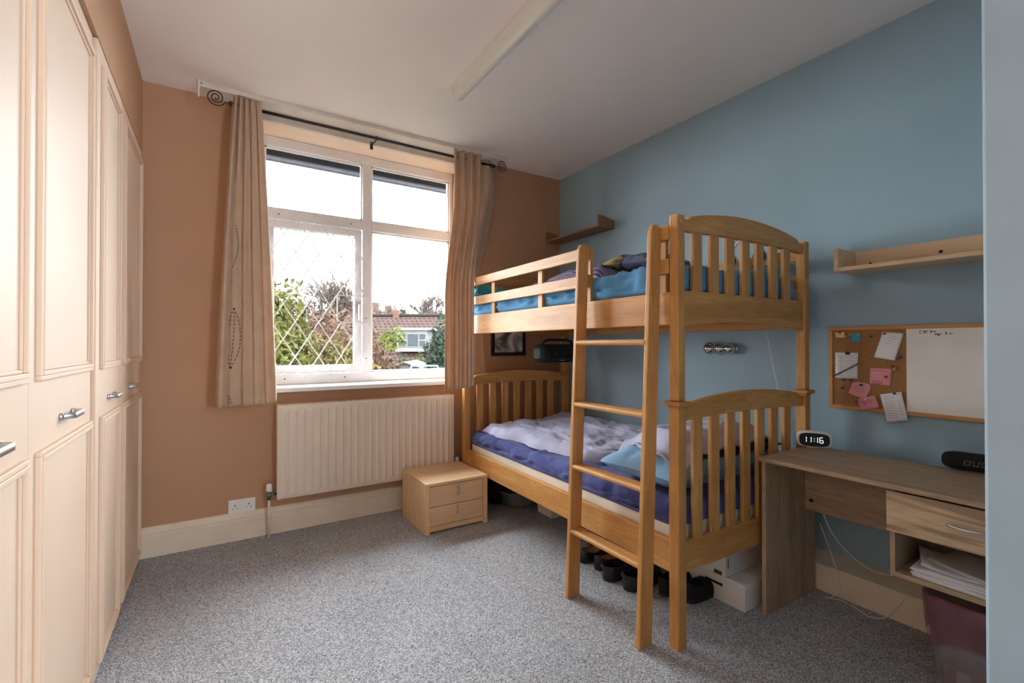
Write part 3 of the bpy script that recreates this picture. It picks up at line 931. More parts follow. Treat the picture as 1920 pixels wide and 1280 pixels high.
# ------------------------------------------------------------------ bedding
def bedmesh(mb, name, m, label, cat, **kw):
    o = mb.build(name, m, None, loc=(0, 0, 0), **kw)
    o.location = BO; o.rotation_euler = (0, 0, -TH)
    return tag(o, label, cat)
def slab(x0, x1, y0, y1, z0, z1, r=0.04, wob=0.006, nu=60, seed=0.0, top=None):
    """rounded mattress-like block"""
    mb = MB()
    ring = []
    for i in range(nu):
        pass
    def outline(t, ins):
        # rounded rectangle, t in 0..1
        xa, xb, ya, yb = x0 + ins, x1 - ins, y0 + ins, y1 - ins
        R = max(0.005, r * 1.3 - ins)
        W, H = xb - xa - 2 * R, yb - ya - 2 * R
        per = 2 * (W + H) + 2 * PI * R
        d = t * per
        for (sx, sy, dx, dy, ln, cx, cy, a0) in ((xa + R, ya, 1, 0, W, xb - R, ya + R, -PI / 2), (xb, ya + R, 0, 1, H, xb - R, yb - R, 0.0),
                                              (xb - R, yb, -1, 0, W, xa + R, yb - R, PI / 2), (xa, yb - R, 0, -1, H, xa + R, ya + R, PI)):
            if d <= ln:
                return (sx + dx * d, sy + dy * d)
            d -= ln
            if d <= PI * R / 2:
                a = a0 + d / R
                return (cx + R * math.cos(a), cy + R * math.sin(a))
            d -= PI * R / 2
        return (xa + R, ya)
    rows = [(0.02, z0), (0.0, z0 + 0.02)]
    for k in range(1, 8):
        rows.append((0.0, lerp(z0 + 0.02, z1 - r, k / 8)))
    for k in range(5):
        a = PI / 2 * k / 4
        rows.append((r * (1 - math.cos(a)), z1 - r + r * math.sin(a)))
    rows += [(r + 0.06, z1 + 0.004), (r + 0.16, z1 + 0.006), (min(x1 - x0, y1 - y0) / 2 - 0.02, z1 + 0.006)]
    n = nu * 5
    base = len(mb.v)
    for (ins, z) in rows:
        for i in range(n):
            x, y = outline(i / n, ins)
            q = noise.noise((x * 3, y * 3, seed))
            w = wob * (0.55 * fbm(x * 14 + seed, y * 14, z * 6) + 0.7 * (0.4 - abs(noise.noise((y * 7 + z * 16 + q * 1.5 + seed, z * 30 - y * 3, x * 4))) * 2)) if z > z0 + 0.03 else 0
            side = 1.0 if ins < r else 0.3
            cx, cy = (x0 + x1) / 2, (y0 + y1) / 2
            dx = (1 if x > cx else -1) if abs(x - cx) > (x1 - x0) / 2 - r - 0.01 else 0
            mb.v.append((x + dx * w * side, y, z + w * (1.0 if ins >= r * 0.5 else 0.4)))
    for j in range(len(rows) - 1):
        for i in range(n):
            a = base + j * n + i; b = base + j * n + (i + 1) % n
            mb.f.append((a, b, b + n, a + n))
    mb.f.append(tuple(base + i for i in reversed(range(n))))
    mb.f.append(tuple(base + (len(rows) - 1) * n + i for i in range(n)))
    return mb
# lower mattress with its navy fitted sheet
lm = thing('mattress', 'cream mattress in a navy fitted sheet on the lower bunk', 'mattress', BO, -TH)
part(slab(0.048, BW - 0.048, 0.051, BL - 0.061, 0.346, 0.47, 0.02, 0.0), 'core', M['mattress'], lm, bev=0, smooth=True)
part(slab(0.036, BW - 0.036, 0.040, BL - 0.050, 0.452, 0.560, 0.045, 0.022), 'fitted_sheet', M['navy'], lm, bev=0, smooth=True)
um = thing('mattress', 'mattress in a bright blue fitted sheet on the top bunk', 'mattress', (BO[0], BO[1], 1.338), -TH)
part(slab(0.064, BW - 0.064, 0.060, BL - 0.070, 0.001, 0.10, 0.02, 0.0), 'core', M['mattress'], um, bev=0, smooth=True)
part(slab(0.040, BW - 0.040, 0.041, BL - 0.051, 0.074, 0.200, 0.04, 0.024, seed=5), 'fitted_sheet', M['blue_sheet'], um, bev=0, smooth=True)

def cloth_blob(outline, zbase, hfun, n=90, m=60, edge=0.05):
    """sheet lying on a bed: OUTLINE(v) gives (x0, x1, y) across the bed; rounded hem"""
    mb = MB()
    def top(u, v):
        x0, x1, y = outline(v)
        e = min(u, 1 - u) * (x1 - x0); ev = min(v, 1 - v) * 1.1
        f = min(1.0, e / edge) ** 0.5 * min(1.0, ev / edge) ** 0.5 if e > 0 and ev > 0 else 0.0
        x = lerp(x0, x1, u)
        return (x, y + 0.012 * fbm(x * 9, v * 2, 3) * (1 if v in (0, 1) else 0.4), zbase + hfun(x, y) * f)
    mb.grid(top, n, m)
    def low(u, v):
        x0, x1, y = outline(v); x = lerp(x0, x1, u)
        return (x, y, zbase - 0.002)
    mb.grid(low, n, m)
    return mb
def wr(x, y, s=1.0, seed=0.0):
    """wrinkle relief"""
    q = fbm(x * 6 + seed, y * 4 - seed, 0.3)
    a = noise.noise((x * 11 + q * 1.5 + seed, y * 5 + q, 1.7))
    return s * (0.016 * q + 0.012 * (1 - abs(a) * 2) + 0.004 * fbm(x * 30, y * 22, seed))
def duv_out(v):
    y = lerp(1.86, 0.50, v)
    front = poly_at([(0.0, 0.10), (0.15, 0.075), (0.4, 0.115), (0.62, 0.13), (0.8, 0.16), (1.0, 0.36)], v)[0]
    front += 0.012 * math.sin(v * 21) + 0.015 * fbm(v * 5, 2.0)
    return front, BW - 0.075 + 0.01 * math.sin(v * 9), y
du = cloth_blob(duv_out, 0.562, lambda x, y: 0.048 + 0.030 * sstep(0.35, 0.85, x) + wr(x, y, 1.15, 2.0), 120, 110, 0.045)
bedmesh(du, 'duvet', M['lilac'], 'crumpled lilac grey duvet on the lower bunk', 'duvet', smooth=True)

def pillow(w, l, h, seed, puff=2.6, n=44):
    mb = MB()
    for s in (1, -1):
        def fn(u, v):
            a, b = u * 2 - 1, v * 2 - 1
            k = max(0.0, 1 - abs(a) ** puff) ** 0.55 * max(0.0, 1 - abs(b) ** puff) ** 0.55
            pin = 1 - 0.05 * (1 - abs(a)) * abs(b) ** 3
            x = a * w / 2 * (1 - 0.06 * (1 - b * b) ** 2 * abs(a) ** 4)
            y = b * l / 2 * (1 - 0.05 * (1 - a * a) ** 2 * abs(b) ** 4)
            z = s * h / 2 * k + 0.020 * k * fbm(a * 2.5 + seed, b * 2.5, s)
            q = noise.noise((a * 2 + seed, b * 2, 4.0))
            z += k * (0.010 * noise.noise((a * 7 + seed, b * 5, 2.0)) + 0.016 * (0.5 - abs(noise.noise((a * 4.5 + b * 2 + q * 2 + seed, b * 3 - a + q, 6.0)))) * 2)
            return (x, y, z)
        mb.grid(fn, n, n)
    return mb
def place_pillow(mb, m, label, x, y, z, rz=0, rx=0, ry=0, name='pillow', cat='pillow'):
    w = B2W(x, y, z)
    o = mb.build(name, m, None, loc=(0, 0, 0), smooth=True)
    o.location = w; o.rotation_euler = (rx, ry, rz - TH)
    return tag(o, label, cat)
place_pillow(pillow(0.82, 0.44, 0.20, 1.0), M['blue_pillow'], 'pale blue pillow at the foot of the lower bunk under the grey cover', 0.445, 0.290, 0.640, 0.04)
place_pillow(pillow(0.62, 0.36, 0.10, 5.0), M['midnight'], 'midnight navy pillow against the slats at the lower bunk foot', 0.56, 0.255, 0.715, -0.03, 0.05)
# grey cover folded over the pillows
def cov_out(v):
    y = lerp(0.52, 0.085, v)
    return 0.13 + 0.03 * math.sin(v * 6) + 0.02 * v, 0.90, y
def cov_h(x, y):
    return 0.016 + 0.10 * math.sin(PI * min(1, max(0, (x - 0.12) / 0.80))) ** 0.5 * math.sin(PI * min(1, max(0, (y + 0.02) / 0.62))) ** 0.6 + wr(x, y, 0.9, 9.0)
cv = MB()
def covtop(u, v):
    x0, x1, y = cov_out(v); x = lerp(x0, x1, u)
    hang = 0.070 * (1 - sstep(0.0, 0.16, u)) + 0.10 * (1 - sstep(0, 0.2, 1 - u)) + 0.06 * sstep(0.72, 1.0, v) + 0.09 * (1 - sstep(0.0, 0.35, v))
    z = 0.792 - hang + wr(x, y, 0.9, 9.0) + 0.006 * math.sin(u * 60 + 5 * v) * (1 - sstep(0, 0.2, u))
    return (x, y, z)
cv.grid(covtop, 90, 50)
bedmesh(cv, 'folded_cover', M['lilac'], 'grey lilac cover thrown over the pillows at the lower bunk foot', 'cover', smooth=True, solid=0.014)
# top bunk bedding
def up_out(v):
    y = lerp(1.75, 0.62, v)
    return 0.22 + 0.06 * math.sin(v * 5), BW - 0.10, y
ud = cloth_blob(up_out, 1.538, lambda x, y: 0.055 + 0.05 * math.sin(PI * min(1, max(0, (1.8 - y) / 1.3))) + wr(x, y, 1.2, 4.0), 80, 80, 0.06)
bedmesh(ud, 'duvet', M['stripe'], 'striped red and blue duvet bunched on the top bunk', 'duvet', smooth=True)
place_pillow(pillow(0.50, 0.36, 0.12, 3.0), M['print'], 'slate pillow with a dark print on the top bunk near the ladder', 0.52, 0.60, 1.63, 0.2, 0.05)
place_pillow(pillow(0.26, 0.20, 0.085, 8.0), M['teal'], 'teal cushion at the window end of the top bunk', 0.150, 1.862, 1.585, -0.1)

# ------------------------------------------------------------------ things under the bed
def shoe(label, heel, ang, L=0.27, W=0.098, hh=0.072, vamp=0.055, upper='leather', lining='tan', opening=(0.04, 0.55), strap=False, group=None):
    t = thing('shoe', label, 'shoe', (heel[0], heel[1], 0.0), ang, group)
    def out(a):
        # foot outline, a = angle; heel at x = 0, toe at x = L
        x = L / 2 - L / 2 * math.cos(a)
        s = x / L
        hw = W / 2 * (0.72 + 0.30 * math.sin(PI * (s ** 1.3)) ) * math.sqrt(max(0.0, 1 - (2 * s - 1) ** 6))
        return x, (hw if math.sin(a) > 0 else -hw)
    n = 40
    loop = [out(2 * PI * (i + 0.5) / n) for i in range(n)]
    sole = MB().prism(loop, 'Z', 0.001, 0.022)
    sole.build('sole', M['rubber'], t, bev=0.003, world=False)
    cxs = [lerp(opening[0], opening[1], 0.5 - 0.5 * math.cos(2 * PI * (i + 0.5) / n)) * L for i in range(n)]
    col = []
    for i in range(n):
        a = 2 * PI * (i + 0.5) / n
        s = (cxs[i] / L - opening[0]) / (opening[1] - opening[0])
        hw = W * 0.36 * math.sqrt(max(0.0, 1 - (2 * s - 1) ** 4))
        z = lerp(hh, vamp, s) - 0.016 * math.sin(PI * s)
        col.append((cxs[i], hw if math.sin(a) > 0 else -hw, z))
    def up(u, v):
        i = int(round(u * n)) % n
        ox_, oy_ = loop[i]; c = col[i]
        e = math.sin(v * PI / 2)
        k = 1 - math.cos(v * PI / 2)
        bulge = 1 + 0.05 * math.sin(PI * v)
        return (lerp(ox_, c[0], k), lerp(oy_, c[1], k) * bulge, lerp(0.02, c[2], e))
    MB().grid(up, n, 10, closeu=True).build('upper', M[upper], t, smooth=True, solid=0.003, world=False)
    def inn(u, v):
        i = int(round(u * n)) % n; c = col[i]
        return (c[0], c[1] * (1 - 0.05 * v) * 0.97, lerp(c[2] - 0.001, 0.026, v))
    li = MB().grid(inn, n, 3, closeu=True)
    li.add([(c[0], c[1] * 0.92, 0.026) for c in col], [tuple(range(n))])
    li.build('lining', M[lining], t, smooth=True, world=False)
    if strap:
        pts = [(0.10 * L / 0.27, sgn * W * 0.5, 0.050) for sgn in (1,)]
        path = [(L * 0.48, W * 0.47, 0.048), (L * 0.25, W * 0.46, 0.060), (L * 0.06, W * 0.36, 0.066), (-0.004, 0, 0.068), (L * 0.06, -W * 0.36, 0.066), (L * 0.25, -W * 0.46, 0.060), (L * 0.48, -W * 0.47, 0.048)]
        s = MB()
        for a, b in zip(path, path[1:]):
            s.bar(a, b, 0.006, 0.020)
        s.build('heel_strap', M['rubber'], t, world=False)
    return t
shoe('black leather loafer with tan lining, left of its pair behind the ladder', (1.695, 1.975), math.radians(4), group=None)
shoe('black leather loafer with tan lining, beside the black clogs', (1.712, 1.868), math.radians(-3))
shoe('black foam clog next to the loafers under the bunk', (1.672, 1.752), math.radians(8), 0.27, 0.108, 0.060, 0.075, 'rubber', 'black', (0.03, 0.52), True)
shoe('black foam clog nearest the near ladder leg under the bunk', (1.690, 1.628), math.radians(6), 0.27, 0.108, 0.060, 0.075, 'rubber', 'black', (0.03, 0.52), True)
shoe('black trainer behind the near ladder leg', (1.800, 1.500), math.radians(10), 0.28, 0.10, 0.085, 0.078, 'black_cloth', 'black', (0.03, 0.42))
shoe('black ankle shoe beside the corner post under the bunk', (1.850, 1.400), math.radians(4), 0.25, 0.088, 0.098, 0.080, 'black_cloth', 'black', (0.03, 0.40))
shoe('black shoe pushed deep under the bunk behind the loafers', (1.90, 2.12), math.radians(20), 0.27, 0.10, 0.085, 0.07, 'leather', 'black')

def carton(label, x0, x1, y0, y1, z0, z1, slotside=True):
    t = thing('storage_box', label, 'box', ((x0 + x1) / 2, (y0 + y1) / 2, z0), group='white boxes stacked under the bunk')
    MB().box(x0 + 0.002, x1 - 0.002, y0 + 0.002, y1 - 0.002, z0, z1 - 0.004).build('body', M['white_card'], t, bev=0.002)
    MB().box(x0, x1, y0, y1, z1 - 0.03, z1).build('lid', M['white_card'], t, bev=0.002)
    ym = (y0 + y1) / 2
    if slotside:
        MB().box(x0 + 0.0005, x0 + 0.003, ym - 0.045, ym + 0.045, z1 - 0.052, z1 - 0.040).build('hand_slot', M['slot'], t)
    else:
        MB().box(x0 + 0.0005, x0 + 0.003, y0 + 0.02, y0 + 0.06, z0 + 0.004, z0 + 0.022).build('label_plate', M['brass'], t)
        MB().box(x0 + 0.02, x0 + 0.024, y0 + 0.0005, y0 + 0.003, z1 - 0.075, z1 - 0.02).build('hand_slot', M['slot'], t)
carton('white cardboard box with a hand slot, lower of the two by the desk', 2.000, 2.330, 1.208, 1.520, 0.001, 0.124)
carton('white cardboard box stacked on top under the bunk foot', 1.985, 2.300, 1.292, 1.600, 0.125, 0.238, False)
# grey washing-up bowl, pale storage tub and dark bag far under the bed
bw = MB().lathe([(0.0, 0.0), (0.115, 0.0), (0.135, 0.03), (0.152, 0.105), (0.162, 0.112), (0.160, 0.118), (0.148, 0.112), (0.128, 0.03), (0.10, 0.012), (0.0, 0.012)], (1.945, 2.975, 0.001), 36)
tag(bw.build('bowl', M['grey_plastic'], smooth=True), 'grey plastic bowl on the carpet under the bunk', 'bowl')
tubm = MB()
def tubf(u, v):
    a = u * 4; k = int(a) % 4; t = a - int(a)
    c = [(1.955, 2.575), (2.195, 2.575), (2.195, 2.745), (1.955, 2.745)]
    p, q = c[k], c[(k + 1) % 4]
    x, y = lerp(p[0], q[0], t), lerp(p[1], q[1], t)
    s = lerp(0.92, 1.0, v)
    rib = 0.002 * (1 if int(u * 80) % 2 else -1)
    return (2.075 + (x - 2.075) * s + rib, 2.66 + (y - 2.66) * s + rib, 0.001 + 0.13 * v)
tubm.grid(tubf, 80, 6, closeu=True)
tubm.add([(1.97, 2.58, 0.002), (2.18, 2.58, 0.002), (2.18, 2.74, 0.002), (1.97, 2.74, 0.002)], [(0, 1, 2, 3)])
tag(tubm.build('storage_tub', M['white_card'], solid=0.003), 'pale ribbed plastic tub under the middle of the bunk', 'tub')
bagm = MB()
def bagf(u, v):
    a = 2 * PI * u; b = PI * (v - 0.5)
    cx = math.copysign(abs(math.cos(a)) ** 0.6, math.cos(a)); sy = math.copysign(abs(math.sin(a)) ** 0.6, math.sin(a))
    r = math.cos(b) ** 0.5 if math.cos(b) > 0 else 0
    return (1.81 + 0.11 * cx * r + 0.008 * fbm(u * 6, v * 4), 3.06 + 0.09 * sy * r, 0.115 + 0.11 * math.sin(b))
bagm.grid(bagf, 36, 18, closeu=True)
tag(bagm.build('holdall', M['black_cloth'], smooth=True), 'dark soft bag in the shade under the bunk head', 'bag')

# ------------------------------------------------------------------ desk
DX0, DX1, DY0, DY1, DZ = 2.035, 2.500, 0.225, 1.166, 0.703
desk = thing('desk', 'grey oak desk with one drawer and an open shelf', 'desk', (2.27, 0.70, 0))
MB().box(DX0, DX1, DY0, DY1, DZ - 0.018, DZ).build('desktop', M['deskY'], desk, bev=0.0015)
MB().box(DX0 + 0.02, DX1 - 0.008, DY1 - 0.022, DY1 - 0.004, 0.001, DZ - 0.018).build('end_panel', M['deskZ'], desk, bev=0.001)
MB().box(2.395, 2.411, 0.70, DY1 - 0.022, 0.412, DZ - 0.018).build('back_panel', M['deskY'], desk, bev=0.001)
MB().box(2.395, 2.411, DY0 + 0.02, 0.70, 0.39, DZ - 0.018).build('back_panel', M['deskY'], desk)
MB().box(DX0 + 0.02, DX1 - 0.008, DY0 + 0.002, DY0 + 0.02, 0.001, DZ - 0.018).build('end_panel', M['deskZ'], desk)
SHZ = 0.385
MB().box(DX0 + 0.03, 2.395, 0.682, 0.698, SHZ, DZ - 0.018).build('divider', M['deskZ'], desk, bev=0.001)
MB().box(DX0 + 0.03, 2.395, DY0 + 0.02, 0.698, SHZ - 0.016, SHZ).build('open_shelf', M['deskY'], desk, bev=0.001)
dr = MB().box(DX0 + 0.012, DX0 + 0.028, DY0 + 0.024, 0.702, 0.532, 0.676).build('drawer', M['drawer_oak'], desk, bev=0.0015)
MB().box(DX0 + 0.028, 2.38, DY0 + 0.03, 0.680, 0.545, 0.665).build('drawer_box', M['deskY'], dr)
hp = []
for i in range(17):
    t = i / 16
    hp.append((DX0 + 0.012 - 0.022 * math.sin(PI * t) ** 0.7, lerp(0.535, 0.437, t), 0.606))
MB().tube(hp, 0.0042, 8).build('handle', M['chrome'], dr, smooth=True)
cam_s = MB().lathe([(0, -0.001), (0.009, -0.001), (0.009, 0.002)], (2.394, 1.115, 0.46), 12, 'X')
cam_s.build('cam_fitting', M['slot'], desk)
MB().lathe([(0, -0.001), (0.005, -0.001), (0.005, 0.002)], (DX0 + 0.055, DY1 - 0.0025, 0.655), 10, 'Y').build('screw_cap', M['slot'], desk)
# papers on the open shelf
random.seed(4)
pst = thing('paper_stack', 'pile of white paper on the open shelf under the desk drawer', 'paper', (2.19, 0.48, SHZ))
def sheet(i, a, cx_, cy_, curl):
    R_ = Matrix.Rotation(a, 3, 'Z'); z0 = SHZ + 0.002 + i * 0.0042
    def pf(u, v):
        p = R_ @ Vector(((u - 0.5) * 0.215, (v - 0.5) * 0.30, 0))
        return (cx_ + p.x, cy_ + p.y, z0 + curl * max(0, v - 0.5) ** 2 * 4 + (0.0012 * math.sin(u * 5 + i) if i > 5 else 0))
    return MB().grid(pf, 8, 8)
for i in range(7):
    sheet(i, random.uniform(-0.07, 0.07), 2.193 + random.uniform(-0.01, 0.01), 0.49 + random.uniform(-0.02, 0.02), 0).build('sheet', M['paper'], pst, solid=0.0034, smooth=True)
tag(sheet(7.2, 0.32, 2.215, 0.50, 0.02).build('loose_sheet', M['paper'], solid=0.001, smooth=True), 'curled loose sheet lying askew on the paper pile', 'paper')
tag(sheet(8.4, -0.22, 2.225, 0.45, 0.012).build('loose_sheet', M['white_card'], solid=0.001, smooth=True), 'topmost greyer sheet on the paper pile', 'paper')

# alarm clock reading 11:16
ck = thing('alarm_clock', 'small white alarm clock showing 11:16 on the desk corner', 'clock', (2.452, 1.128, DZ), math.radians(-62))
def oval(hw, hh_, n=40):
    pts = []
    for i in range(n):
        a = 2 * PI * i / n
        c, s = math.cos(a), math.sin(a)
        e = 0.55
        pts.append((hw * math.copysign(abs(c) ** e, c), hh_ + hh_ * math.copysign(abs(s) ** e, s)))
    return pts
# local frame: x = along the face, -y = towards the viewer
body = MB().prism([(x, z + 0.002) for x, z in oval(0.073, 0.0385)], 'Y', -0.022, 0.022)
body.build('case', M['white_plastic'], ck, bev=0.008, seg=3, world=False)
scr = MB().prism([(x, z + 0.009) for x, z in oval(0.062, 0.0315)], 'Y', -0.0245, -0.021)
sco = scr.build('screen', M['black'], ck, world=False)
seg = {'1': 'bc', '6': 'afgedc'}
dig = MB()
def seg7(ch, x, z, w=0.013, h=0.026, t=0.0026):
    pos = {'a': (0, h, w, 1), 'g': (0, h / 2, w, 1), 'd': (0, 0, w, 1), 'b': (w, h / 2, h / 2, 0), 'c': (w, 0, h / 2, 0), 'f': (0, h / 2, h / 2, 0), 'e': (0, 0, h / 2, 0)}
    for s in seg[ch]:
        px_, pz_, ln, hor = pos[s]
        if hor:
            dig.box(x + px_ + t * 0.4, x + px_ + ln - t * 0.4, -0.0256, -0.0246, z + pz_ - t / 2, z + pz_ + t / 2)
        else:
            dig.box(x + px_ - t / 2, x + px_ + t / 2, -0.0256, -0.0246, z + pz_ + t * 0.4, z + pz_ + ln - t * 0.4)
for ch, x in (('1', -0.046), ('1', -0.026), ('1', 0.000), ('6', 0.022)):
    seg7(ch, x, 0.0275)
for z in (0.035, 0.046):
    dig.box(-0.0015, 0.0015, -0.0256, -0.0246, z - 0.0015, z + 0.0015)
dig.build('digits', glow('clock_digits', (225, 240, 255), 0.28), sco, world=False)
MB().box(-0.028, 0.010, -0.0215, 0.018, 0.0005, 0.003).build('foot', M['white_plastic'], ck, world=False)

# black cylinder speaker lying on the desk
spk = thing('desk_speaker', 'black cylindrical speaker lying on the desk beside the wall corner', 'speaker', (2.45, 0.56, DZ), 0.0)
rr = 0.036
ang = math.radians(-8)
sd = Vector((math.sin(ang) * -1, -math.cos(ang), 0)); c0 = Vector((2.492, 0.668, DZ + rr + 0.001))
prof = [(0.0, 0.0), (0.016, 0.002), (0.027, 0.010), (0.034, 0.030), (rr, 0.055), (rr, 0.155), (0.034, 0.180), (0.027, 0.200), (0.016, 0.208), (0.0, 0.21)]
b = MB()
k = 28
side = sd.cross(Vector((0, 0, 1))).normalized()
for (r, h) in prof:
    for j in range(k):
        a = 2 * PI * j / k
        b.v.append(tuple(c0 + sd * h + (side * math.cos(a) + Vector((0, 0, 1)) * math.sin(a)) * r))
for i in range(len(prof) - 1):
    for j in range(k):
        a = i * k + j; c = i * k + (j + 1) % k
        b.f.append((a, c, c + k, a + k))
b.build('body', M['black_cloth'], spk, smooth=True)
lg = MB()
fr = c0 - side * 0 
def on_sp(h, zz):
    """point on the front of the barrel (towards the room)"""
    f = side if side.x < 0 else -side
    s_ = zz / rr
    return c0 + sd * h + f * (rr * math.sqrt(max(0, 1 - s_ * s_)) + 0.0006) + Vector((0, 0, zz))
def stroke(pts, w=0.0022):
    for a, c in zip(pts, pts[1:]):
        lg.bar(on_sp(*a), on_sp(*c), w, 0.001, up=(1, 0, 0))
stroke([(0.086, 0.008), (0.072, 0.008), (0.070, -0.008), (0.084, -0.008), (0.090, 0.010)])
stroke([(0.098, 0.010), (0.095, -0.009), (0.108, -0.009), (0.113, 0.010)])
stroke([(0.122, 0.010), (0.119, -0.009), (0.136, -0.009), (0.139, 0.000)])
lg.build('logo', M['grey_metal'], spk)

# waste bin with maroon liner
bn = thing('waste_bin', 'clear plastic waste bin with a maroon liner under the desk', 'bin', (2.21, 0.475, 0))
def sqring(hw, z, n=48, e=0.32):
    pts = []
    for i in range(n):
        a = 2 * PI * i / n
        c, s = math.cos(a), math.sin(a)
        pts.append((2.21 + hw * math.copysign(abs(c) ** e, c), 0.475 + hw * math.copysign(abs(s) ** e, s), z))
    return pts
def binw(u, v):
    p = sqring(lerp(0.108, 0.142, v), lerp(0.002, 0.335, v), 48)
    return p[int(round(u * 48)) % 48]
bb = MB().grid(binw, 48, 6, closeu=True)
bb.add(sqring(0.108, 0.003), [tuple(range(48))])
bb.build('tub', M['bin'], bn, smooth=True, solid=0.003)
def linr(u, v):
    # over the rim, down the outside a little, and down the inside
    i = int(round(u * 48)) % 48
    path = [(0.137, 0.19), (0.141, 0.25), (0.1455, 0.32), (0.1465, 0.342), (0.142, 0.346), (0.134, 0.33), (0.122, 0.20), (0.104, 0.05), (0.100, 0.012)]
    hw, z = path[int(round(v * 8))]
    p = sqring(hw, z)[i]
    w = 0.006 * fbm(i * 0.9, v * 6) if 0 < v else 0.0
    return (p[0] + w * 0.4, p[1] + w * 0.4, z + (0.02 * math.sin(i * 0.55) if v < 0.01 else w))
MB().grid(linr, 48, 8, closeu=True).build('liner', M['liner'], bn, smooth=True)
rub = MB()
rub.box(2.13, 2.20, 0.46, 0.57, 0.02, 0.10)
rub.build('red_carton', M['red_card'], bn, bev=0.003)
MB().box(2.127, 2.1295, 0.50, 0.535, 0.055, 0.09).build('carton_label', M['paper'], bn)
def ballf(u, v):
    a = 2 * PI * u; b_ = PI * (v - 0.5)
    r = 0.045 * (1 + 0.15 * fbm(math.cos(a) * 2, math.sin(a) * 2, v * 4))
    return (2.20 + r * math.cos(b_) * math.cos(a), 0.42 + r * math.cos(b_) * math.sin(a), 0.066 + r * math.sin(b_))
MB().grid(ballf, 20, 12, closeu=True).build('crumpled_wrapper', M['navy_dark'], bn, smooth=True)

# small socket on the right wall behind the bin, and trailing cables
ws = thing('wall_socket', 'white wall socket low on the blue wall behind the bin', 'socket', (XR, 0.80, 0.165))
MB().box(XR - 0.012, XR - 0.0005, 0.735, 0.875, 0.165, 0.245).build('plate', M['white_plastic'], ws, bev=0.003)
MB().box(XR - 0.045, XR - 0.012, 0.80, 0.85, 0.18, 0.23).build('plug', M['white_plastic'], ws, bev=0.006)
def cable(name, pts, r, m, label, cat='cable'):
    # smooth polyline
    P = [Vector(p) for p in pts]; out = []
    for i in range(len(P) - 1):
        p0, p1, p2, p3 = P[max(i - 1, 0)], P[i], P[i + 1], P[min(i + 2, len(P) - 1)]
        for k in range(8):
            t = k / 8
            out.append(0.5 * ((2 * p1) + (p2 - p0) * t + (2 * p0 - 5 * p1 + 4 * p2 - p3) * t * t + (3 * p1 - p0 - 3 * p2 + p3) * t ** 3))
    out.append(P[-1])
    return tag(MB().tube(out, r, 6).build(name, m, smooth=True), label, cat)
cable('cable', [(2.440, 1.110, 0.70), (2.475, 1.11, 0.55), (2.50, 1.115, 0.40), (2.53, 1.08, 0.28), (2.56, 1.02, 0.20), (2.58, 0.94, 0.152), (2.60, 0.86, 0.158), (2.61, 0.82, 0.20)], 0.003, M['white_plastic'], 'white cable dropping from the desk to the boxed skirting')
cable('cable', [(2.49, 1.12, 0.33), (2.498, 1.07, 0.18), (2.494, 1.04, 0.06), (2.47, 1.06, 0.006), (2.44, 1.075, 0.006), (2.47, 1.03, 0.006), (2.46, 0.97, 0.006), (2.43, 0.90, 0.006), (2.46, 0.86, 0.006), (2.495, 0.84, 0.03), (2.498, 0.80, 0.10), (2.56, 0.78, 0.142)], 0.0022, M['white_plastic'], 'thin white cable curling on the carpet below the desk')
cable('cord', [(2.603, 1.445, 1.30), (2.606, 1.42, 1.15), (2.600, 1.39, 1.02), (2.602, 1.37, 0.90), (2.600, 1.35, 0.6)], 0.0022, M['white_plastic'], 'thin white cord hanging down the blue wall from the top bunk', 'cord')

# ------------------------------------------------------------------ wall shelves
def ushelf(label, m, xf, y0, y1, z0, ht, t, back_h, dots=()):
    s = thing('wall_shelf', label, 'shelf', ((xf + XR) / 2, (y0 + y1) / 2, z0))
    MB().box(xf, XR - 0.0005, y0 + t, y1 - t, z0, z0 + t).build('shelf_board', m, s, bev=0.0015)
    MB().box(XR - t, XR - 0.0005, y0 + t, y1 - t, z0 + t, z0 + back_h).build('back_board', m, s, bev=0.0015)
    for ya in (y0, y1 - t):
        prof = [(xf, z0), (XR - 0.0005, z0), (XR - 0.0005, z0 + back_h + 0.004), (xf + 0.05, z0 + ht * 0.97), (xf + 0.012, z0 + ht), (xf + 0.004, z0 + ht - 0.004), (xf, z0 + ht - 0.014)]
        MB().prism(prof, 'Y', ya, ya + t).build('end_panel', m, s, bev=0.0015)
    for (y, z) in dots:
        MB().lathe([(0, -0.001), (0.007, -0.001), (0.007, 0.001)], (XR - t - 0.0005, y, z), 10, 'X').build('screw_cap', M['slot'], s)
    return s
ushelf('pale wooden wall shelf above the cork board', M['shelf_pale'], 2.443, 0.24, 1.036, 1.541, 0.112, 0.018, 0.108, ((0.955, 1.585), (0.70, 1.60)))
ushelf('brown wooden wall shelf in the corner above the top bunk', M['shelf_brown'], 2.470, 2.656, 3.335, 2.110, 0.092, 0.016, 0.060, ((2.80, 2.145),))

# blank plate painted over beside the corner
tag(MB().box(2.476, 2.585, YB - 0.008, YB - 0.0005, 2.255, 2.340).build('wall_plate', M['brown_wall'], bev=0.004), 'brown painted-over blank wall plate near the room corner', 'wall plate')

